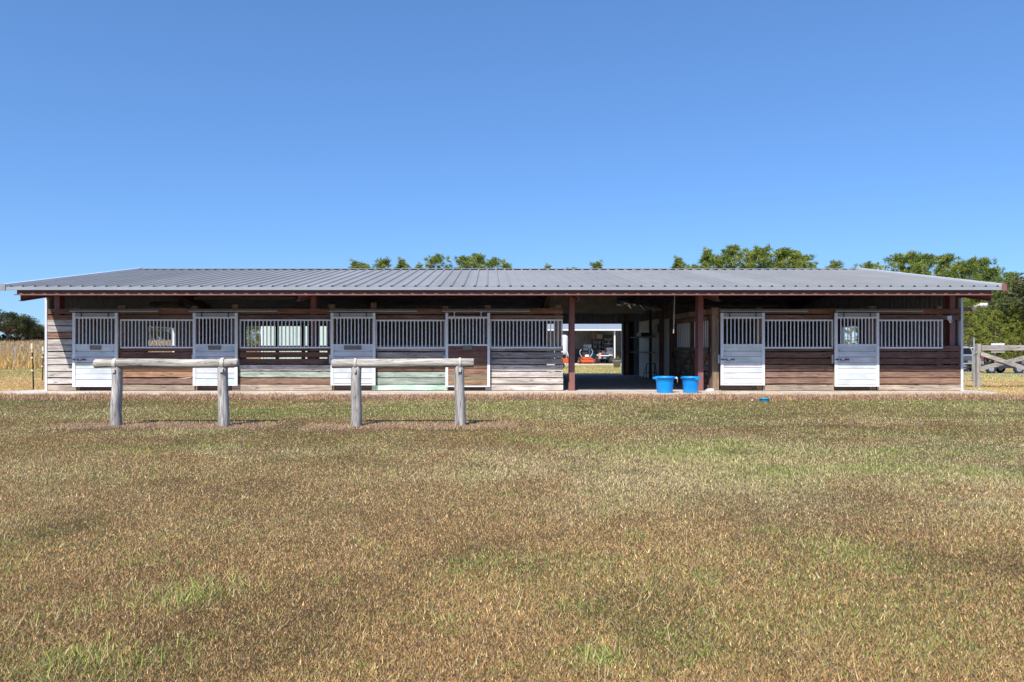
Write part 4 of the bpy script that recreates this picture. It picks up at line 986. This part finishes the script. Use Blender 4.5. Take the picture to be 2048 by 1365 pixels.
# stored goods at the shed's back
def case(name, px, Y, wdt, dep, z0, h, m, label, cat, group=None):
    X = PX(px, Y); o = MB().box(X-wdt/2, X+wdt/2, Y, Y+dep, gs+z0, gs+z0+h).build(name, m); bevel(o, .02); tag(o, label, cat, group); return o
fr = empty('chest_freezer', (PX(1175, SY+4), SY+4, gs)); tag(fr, 'white upright appliance standing behind the riding mower', 'appliance')
X = PX(1175, SY+4); b = MB(); b.box(X-.35, X+.35, SY+4, SY+4.6, gs, gs+1.55); bevel(b.build('cabinet', M['enamel'], fr), .03)
b = MB(); b.box(X-.34, X+.34, SY+3.95, SY+3.998, gs+.05, gs+1.5); bevel(b.build('appliance_door', M['enamel'], fr), .02)
b = MB(); b.box(X+.24, X+.28, SY+3.91, SY+3.949, gs+.7, gs+1.2); b.build('door_handle', M['black'], fr)
w2 = empty('small_fridge', (PX(1219.5, SY+3), SY+3, gs)); tag(w2, 'white square fridge with round dark badge behind quad bike', 'fridge')
X = PX(1219.5, SY+3); b = MB(); b.box(X-.26, X+.26, SY+3, SY+3.5, gs, gs+1.28); bevel(b.build('cabinet', M['enamel'], w2), .03)
b = MB(); b.disc((X+.12, SY+2.99, gs+1.05), (0,1,0), .001, .06, .009, 12); b.build('badge', M['black'], w2)
for px, Wd, lab in ((1196, 1.0, 'dark shelving rack of small jars behind the riding mower'), (1214, .95, 'grey shelving rack of tools behind the quad bike')):
    Y = SY+5.6; X = PX(px, Y); sr = empty('shelving_rack', (X, Y, gs)); tag(sr, lab, 'shelves')
    for q in (-1, 1): b = MB(); b.box(X+q*Wd/2-.03, X+q*Wd/2+.03, Y, Y+.4, gs, gs+2.05); b.build('upright', M['black'], sr)
    for z in (.35, .8, 1.2, 1.6, 2.0): b = MB(); b.box(X-Wd/2+.031, X+Wd/2-.031, Y, Y+.4, gs+z, gs+z+.03); b.build('shelf', M['galv'] if px > 1200 else M['black'], sr)
    for z in (.83, 1.23, 1.63):
        for k in range(5):
            xx = X-Wd/2+.14+k*(Wd-.28)/4; hh = R.uniform(.12, .26); b = MB(); rr = R.uniform(.045, .07)
            b.lathe([(0,0),(rr,0),(rr,hh*.75),(rr*.6,hh*.85),(rr*.6,hh),(0,hh)], (xx, Y+.15, gs+z+.001), 10)
            mm = R.choice([M['enamel'], M['maroon'], M['box'], M['galv'], M['black']])
            nm = {'white_enamel': 'white', 'maroon_plastic': 'maroon', 'cardboard': 'brown', 'galvanised_steel': 'grey', 'black_plastic': 'black'}[mm.name]
            tag(b.build('jar', mm), f'{nm} jar standing on a rack in the equipment shed', 'jar', f'{nm} jars on the shed racks')
case('storage_box', 1187, SY+5.6, .35, .35, 2.05, .55, M['box'], 'brown carton stacked high on dark shelving in the shed', 'box')
case('storage_box', 1199, SY+5.6, .55, .35, 2.05, .42, M['tan'], 'tan carton on top of the dark shed shelving', 'box')
case('storage_box', 1215, SY+5.6, .8, .35, 2.05, .36, M['black'], 'black case on top of the grey shed shelving', 'box')
case('storage_bin', 1188, SY+2.6, .3, .4, 0, .8, M['dish'], 'teal bin standing beside the orange mower', 'bin')
case('storage_bin', 1233.5, SY+3.2, .42, .5, 0, 1.0, M['maroon'], 'maroon bin beyond the white shed post', 'bin')
case('storage_bin', 1154, SY+3, .9, .6, 0, 1.15, M['black'], 'black covered machine beside the mower at the shed wall', 'machine')
# white tank, red jack stand, bench, planter left and right of the aisle column
Y = 47.0; X = PX(1127.5, Y); tk = empty('water_tank', (X, Y, G(X,Y))); tag(tk, 'tall white cylindrical tank on a steel stand behind the barn', 'tank')
b = MB(); b.lathe([(0,.85),(.2,.87),(.27,.95),(.28,1.15),(.28,2.0),(.25,2.12),(.15,2.18),(0,2.2)], (X,Y,G(X,Y)), 20); b.build('tank_body', M['enamel'], tk, smooth=True)
for q in (-1, 1):
    for p in (-1, 1): b = MB(); b.tube([(X+q*.2,Y+p*.2,G(X,Y)),(X+q*.17,Y+p*.17,G(X,Y)+.95)], .025, 6); b.build('leg', M['galv'], tk)
Y = 45; X = PX(1129.5, Y); rt = empty('hand_cart', (X, Y, G(X,Y))); tag(rt, 'red hand cart with pale handles behind the aisle column', 'cart')
b = MB(); b.prism([(-.3,.35),(.3,.30),(.38,.62),(-.4,.66)], (X,Y-.2,G(X,Y)), (1,0,0), (0,0,1), (0,.5,0)); b.build('cart_tray', M['orange'], rt)
for q in (-1, 1):
    b = MB(); b.disc((X-.2,Y+q*.30,G(X,Y)+.18), (0,1,0), .02, .18, .04, 14); b.build('wheel', M['tyre'], rt)
    b = MB(); b.tube([(X+.35,Y+q*.2,G(X,Y)),(X+.30,Y+q*.2,G(X,Y)+.6),(X+.12,Y+q*.2,G(X,Y)+1.1)], .02, 6); b.build('handle', M['enamel'], rt)
Y = 47; X = PX(1234, Y); pt = empty('planter', (X, Y, G(X,Y))); tag(pt, 'grey planter with a leafy plant at the back opening', 'planter')
b = MB(); b.lathe([(0,0),(.20,0),(.29,.42),(.31,.43),(.31,.47),(.27,.47),(.25,.36),(0,.36)], (X,Y,G(X,Y)), 20); b.build('pot', M['darkwall'], pt, smooth=True)
n = 240; o_ = np.array([X,Y,G(X,Y)+.4]); dd = NR.normal(size=(n,3)); dd[:,2] = np.abs(dd[:,2])*1.2; dd /= np.linalg.norm(dd,axis=1)[:,None]
tip = o_+dd*NR.uniform(.15,.5,(n,1)); sd = np.cross(dd, NR.normal(size=(n,3))); sd /= np.linalg.norm(sd,axis=1)[:,None]
Vp = np.stack([o_+dd*.05-sd*.02, o_+dd*.05+sd*.02, tip], 1).reshape(-1,3)-o_
cp = np.repeat(np.where(NR.random((n,1)) < .75, np.array([.09,.17,.04]), np.array([.5,.25,.22])), 3, 0)
link(np_mesh('leaves', Vp, np.arange(3*n).reshape(n,3), cp, M['leaf'], None), pt, o_)
# pale green storage building seen through the left stalls
CY = 44.0; cx0, cx1 = PX(527, CY), -6.6; gc = G(-11, CY)
cb = empty('storage_container', ((cx0+cx1)/2, CY, gc)); tag(cb, 'pale green ribbed storage building glimpsed through the stall bars', 'shed')
corr('x', cx0, cx1, CY, lambda p: gc, lambda p: gc+2.75, rib=.3, h=-.03).build('front_wall', M['green'], cb)
corr('y', CY+.03, CY+3.4, cx0+.02, lambda p: gc, lambda p: gc+2.75, rib=.3, h=.02).build('side_wall', M['green'], cb)
corr('y', CY+.03, CY+3.4, cx1-.02, lambda p: gc, lambda p: gc+2.75, rib=.3, h=.02).build('side_wall', M['green'], cb)
box('flat_roof', (cx0-.1, cx1+.1, CY-.08, CY+3.5, gc+2.752, gc+2.84), M['enamel'], cb)
for X in (cx0-.05, cx1+.05): box('corner_post', (X-.09, X+.045, CY-.06, CY+.06, gc, gc+2.75), M['enamel'], cb)

# ------------------------------------------------------------------ trees
def puff_tris(cent, dirs, per, L, wd, col, jit=.25):
    """needle tufts: per triangles around every centre"""
    n = len(cent); c = np.repeat(cent, per, 0); dd = NR.normal(size=(n*per,3)); dd /= np.linalg.norm(dd,axis=1)[:,None]
    dd = dd+np.repeat(dirs, per, 0)*.55; dd /= np.linalg.norm(dd,axis=1)[:,None]
    l = L*NR.uniform(.6,1.15,(n*per,1)); s = np.cross(dd, NR.normal(size=(n*per,3))); s /= np.linalg.norm(s,axis=1)[:,None]
    b = c+dd*l*.1; V = np.stack([b-s*wd*.35, c+dd*l*.75+s*wd*.5, c+dd*l], 1)
    V2 = np.stack([b+s*wd*.35, b-s*wd*.35, c+dd*l*.8-s*wd*.4], 1)
    cc = np.repeat(col, per, 0)*NR.uniform(1-jit,1+jit,(n*per,1))
    V = np.concatenate([V, V2]).reshape(-1,3); return V, np.repeat(np.concatenate([cc, cc]), 3, 0)
def pine(seed, H, crown0, rad, npuff, col_a, col_b):
    q = np.random.default_rng(seed); tb = MB(); pts = []; rs = []
    bx = q.normal(0,.25); by = q.normal(0,.25)
    for t in np.linspace(0,1,9): pts.append((bx*t*t*H*.06, by*t*t*H*.06, H*t)); rs.append(max(.03, .17*(H/14)*(1-t)**.8))
    tb.tube(pts, rs, 9)
    cs = []; ds = []; nb = int(npuff/7.5)
    for i in range(nb):
        t = crown0+(1-crown0)*(i+.5*q.random())/nb; t = min(t, .985)
        u = (t-crown0)/(1-crown0); az = i*2.4+q.normal(0,.5)
        prof_ = (0.5+.9*u) if u < .35 else (.82*(1-(u-.35)/.65)**.9+.07)
        L = rad*prof_*q.uniform(.45,1.35); rise = q.uniform(.0,.35)+.5*u*u
        p0 = np.array([bx*t*t*H*.06, by*t*t*H*.06, H*t]); d = np.array([math.cos(az), math.sin(az), rise]); p1 = p0+d*L
        tb.tube([p0, p0+d*L*.55+np.array([0,0,-.04*L]), p1], [.05*(1-u)+.02, .03, .012], 5)
        m = max(5, int(11*L/rad*1.15))
        for k in range(m):
            f = 1.04-.62*q.random()**1.7; side = q.normal(0,.19*L*f+.10,3)
            cs.append(p0+d*L*f+side); dd = d*.45+side*.6+np.array([0,0,1.1]); ds.append(dd/np.linalg.norm(dd))
    for k in range(7): cs.append(np.array([bx*H*.06,by*H*.06,H-.15-.1*k])+q.normal(0,.13,3)*[1,1,1]); ds.append(np.array([0,0,1.]))
    cs = np.array(cs); ds = np.array(ds); mixv = q.random((len(cs),1)); col = np.array(col_a)*(1-mixv)+np.array(col_b)*mixv
    V, cc = puff_tris(cs, ds, 24, .50*(H/14)**.3, .09, col, .35)
    return tb, V, cc
def broadleaf(seed, H, wd, n_lobes, col_a, col_b, leaf=.42, dens=230, zl=.42):
    q = np.random.default_rng(seed); tb = MB(); th = H*.30
    tb.tube([(0,0,0),(.1,0,th*.5),(.0,.1,th),(0,0,H*.6)], [H*.035,H*.028,H*.024,.05], 9); Vs = []; Cs = []
    for i in range(n_lobes):
        az = q.uniform(0,2*np.pi); rr = wd*.5*math.sqrt(q.random())*.85; zz = H*(zl+(.92-zl)*q.random()*(1-(rr/(wd*.5))**2*.75))
        c = np.array([rr*math.cos(az), rr*math.sin(az), zz]); r = wd*q.uniform(.09,.16)
        tb.tube([(0,0,th*q.uniform(.7,1.4)), tuple(c*.55+np.array([0,0,th*.4])), tuple(c)], [H*.014,H*.008,.02], 5)
        d = q.normal(size=(dens,3)); d /= np.linalg.norm(d,axis=1)[:,None]; p = c+d*(r*q.uniform(.35,1.08,(dens,1)))*[1,1,.75]
        a = q.normal(size=(dens,3)); a /= np.linalg.norm(a,axis=1)[:,None]; b_ = np.cross(a, d+.01*q.normal(size=(dens,3))); b_ /= np.linalg.norm(b_,axis=1)[:,None]
        s = leaf*q.uniform(.5,1.2,(dens,1)); V = np.stack([p-a*s*.5, p+b_*s*.45, p+a*s*.5], 1)
        mv = q.random(); cc = (np.array(col_a)*(1-mv)+np.array(col_b)*mv)*q.uniform(.7,1.25,(dens,1))
        Vs.append(V.reshape(-1,3)); Cs.append(np.repeat(cc,3,0))
    return tb, np.concatenate(Vs), np.concatenate(Cs)
def proto(name, data):
    tb, V, cc = data
    me = bpy.data.meshes.new(name+'_trunk'); me.from_pydata([tuple(v) for v in tb.v], [], tb.f); me.materials.append(M['bark'])
    me.polygons.foreach_set('use_smooth', [True]*len(me.polygons))
    cr = np_mesh(name+'_crown', V, np.arange(len(V)).reshape(-1,3), cc, M['leaf'], None).data
    return me, cr
PG, PY_ = (.14,.22,.045), (.37,.395,.085)
PINES = [proto('pine', pine(s, 14, c0, r, n, PG, PY_)) for s, c0, r, n in ((1,.42,3.3,330),(2,.50,3.0,300),(3,.36,3.6,360),(4,.50,2.7,250),(5,.45,3.5,340))]
LOWP = [proto('pine', pine(s, 9, .12, 3.0, 300, PG, (.38,.36,.07))) for s in (21, 22)]
OAKS = [proto('oak', broadleaf(s, 9, 13, 46, (.06,.08,.035), (.125,.13,.05), .48)) for s in (8, 9)]
BUSH = [proto('bush', broadleaf(s, 4, 6, 22, (.045,.065,.025), (.12,.12,.04), .34, 200, .10)) for s in (14, 15)]
def plant(kind, me, X, Y, s, rz, label, group, cat='tree', sz=None):
    z = G(X, Y); e = empty(kind, (X, Y, z)); tag(e, label, cat, group)
    for nm, m_ in (('trunk', me[0]), ('crown', me[1])):
        o = bpy.data.objects.new(nm, m_); COL.objects.link(o); o.parent = e
    e.scale = (s, s, sz or s); e.rotation_euler = (0,0,rz)
SPECIAL = {868: 'loose crowned pine standing alone above the ridge beside a three headed clump', 765: 'rounded dome of a pine above the ridge, next to a pointed tip', 803: 'small pointed pine tip beside a rounded pine dome above the ridge',
           712: 'low dark pine tuft farthest along the ridge from the aisle', 1013: 'small pine tip beside the three headed pine clump above the ridge', 1414: 'slim pine head next to the broad pine mass above the ridge',
           1673: 'lone small pine tip between the broad pine mass and the white rake trim', 1742: 'low pine crown just behind the end of the white rake trim', 1193: 'lone small pine tip above the ridge over the aisle columns'}
def pine_to(px, topy, Y, me, label, group, wscale=1.0):
    label = SPECIAL.get(px, label)
    X = PX(px, Y); H = PZ(topy, Y)-G(X, Y); plant('pine_tree', me, X, Y, H/14.3*wscale, R.uniform(0,6.28), label, group, sz=H/14.3)
LB = 'pine top rising behind the grey roof over the left stalls'; GB = 'pine tops over the roof ridge, left stalls'
for px, ty, Y, k in ((712,524,112,3),(731,529,118,1),(765,519,110,0),(803,521,114,3),(868,511,104,1),(838,531,118,3),(932,514,104,4),(958,509,106,2),(982,518,110,1),(1013,528,112,3)):
    pine_to(px, ty, Y, PINES[k], LB, GB, 1.12)
LB = 'small pine tip just showing above the ridge over the open aisle'; GB = 'small pine tips over the roof ridge'
for px, ty, Y, k in ((1095,533,120,3),(1145,537,124,1),(1193,525,114,3),(1356,518,110,3),(1387,531,116,1)): pine_to(px, ty, Y, PINES[k], LB, GB, 1.12)
LB = 'pine rising behind the grey roof over the right stalls'; GB = 'pine tops over the roof ridge, right stalls'
for px, ty, Y, k in ((1414,502,100,3),(1440,513,106,1),(1472,493,100,4),(1498,503,104,2),(1522,495,100,0),(1556,497,101,2),(1590,503,100,1),(1604,512,106,3),(1673,524,112,3),(1742,527,108,1)): pine_to(px, ty, Y, PINES[k], LB, GB, 1.22)
LB = 'tall pine in the grove right of the barn'; GB = 'pines of the right hand grove'
for px, ty, Y, k in ((1802,510,88,1),(1828,506,86,0),(1858,510,90,4),(1884,509,86,2),(1912,527,92,1),(1938,520,84,3),(1960,518,86,4),(1985,536,80,0),(1930,560,74,2),(2030,545,84,2),(1975,552,92,4),(2010,560,78,1),(2040,575,76,4),(2075,530,82,0),(2110,520,86,2),(2150,540,80,1),(1905,560,95,4),(2000,600,98,2),(2060,600,96,0)):
    pine_to(px, ty, Y, PINES[k], LB, GB, 1.12)
LB = 'low branching young pine among the grove beyond the driveway'; GB = 'young pines of the right hand grove'
for px, Y, s in ((1942,70,.62),(1990,70,.6),(2030,71,.66),(1932,78,.75),(1968,84,.9),(2006,76,.8),(2040,82,.95),(1950,96,1.1),(2025,100,1.15),(2085,80,.9),(1985,104,1.1),(1915,88,.8),(2130,84,1.0)):
    plant('pine_tree', LOWP[R.randrange(2)], PX(px,Y), Y, s, R.uniform(0,6.28), LB, GB)
for px, Y, s in ((1940,112,1.0),(1975,114,1.2),(2010,112,1.1),(2045,113,1.2),(2080,112,1.1)):
    plant('bush', BUSH[R.randrange(2)], PX(px,Y), Y, s, R.uniform(0,6.28), 'dark bush under the pines of the grove', 'bushes under the grove', 'bush')
plant('oak_tree', OAKS[1], PX(2168,70), 70, 1.25, 1.0, 'dark open crowned oak at the right end of the pine grove', None)
# trees along the pasture
plant('oak_tree', OAKS[0], PX(14,176), 176, .97, .4, 'big spreading oak at the far edge of the pasture', None)
for px, Y, s, k in ((50,186,.72,1),(74,196,.60,0),(92,194,.55,1),(-40,184,.8,1),(-90,180,.9,0),(-140,186,.75,1),(120,198,.6,0),(160,200,.65,1),(210,196,.6,0),(260,200,.62,1),(310,196,.62,0),(340,200,.6,1)):
    plant('oak_tree', OAKS[k], PX(px,Y), Y, s, R.uniform(0,6.28), 'smaller dark tree in the row along the pasture edge', 'trees along the pasture edge')
for px, Y, s in ((62,178,.55),(30,180,.5),(84,182,.6),(-10,182,.6),(100,186,.6),(5,190,.8),(45,192,.8),(20,200,.9),(70,200,.9),(-30,200,.9),(110,200,.9),(-60,198,.9),(140,202,.9),(175,202,.9),(205,204,.9),(240,202,.9),(275,204,.9),(300,202,.9),(325,204,.9),(350,202,.9),(-100,200,.9)):
    plant('bush', BUSH[R.randrange(2)], PX(px,Y), Y, s, R.uniform(0,6.28), 'low dark bush at the foot of the pasture trees', 'bushes along the pasture edge', 'bush')
for px, Y, s in ((498,70,.9),(512,74,.7),(1700,70,.8)):
    plant('pine_tree', LOWP[R.randrange(2)], PX(px,Y), Y, s, R.uniform(0,6.28), 'young pine behind the barn seen through the stall bars', 'young pines behind the barn')
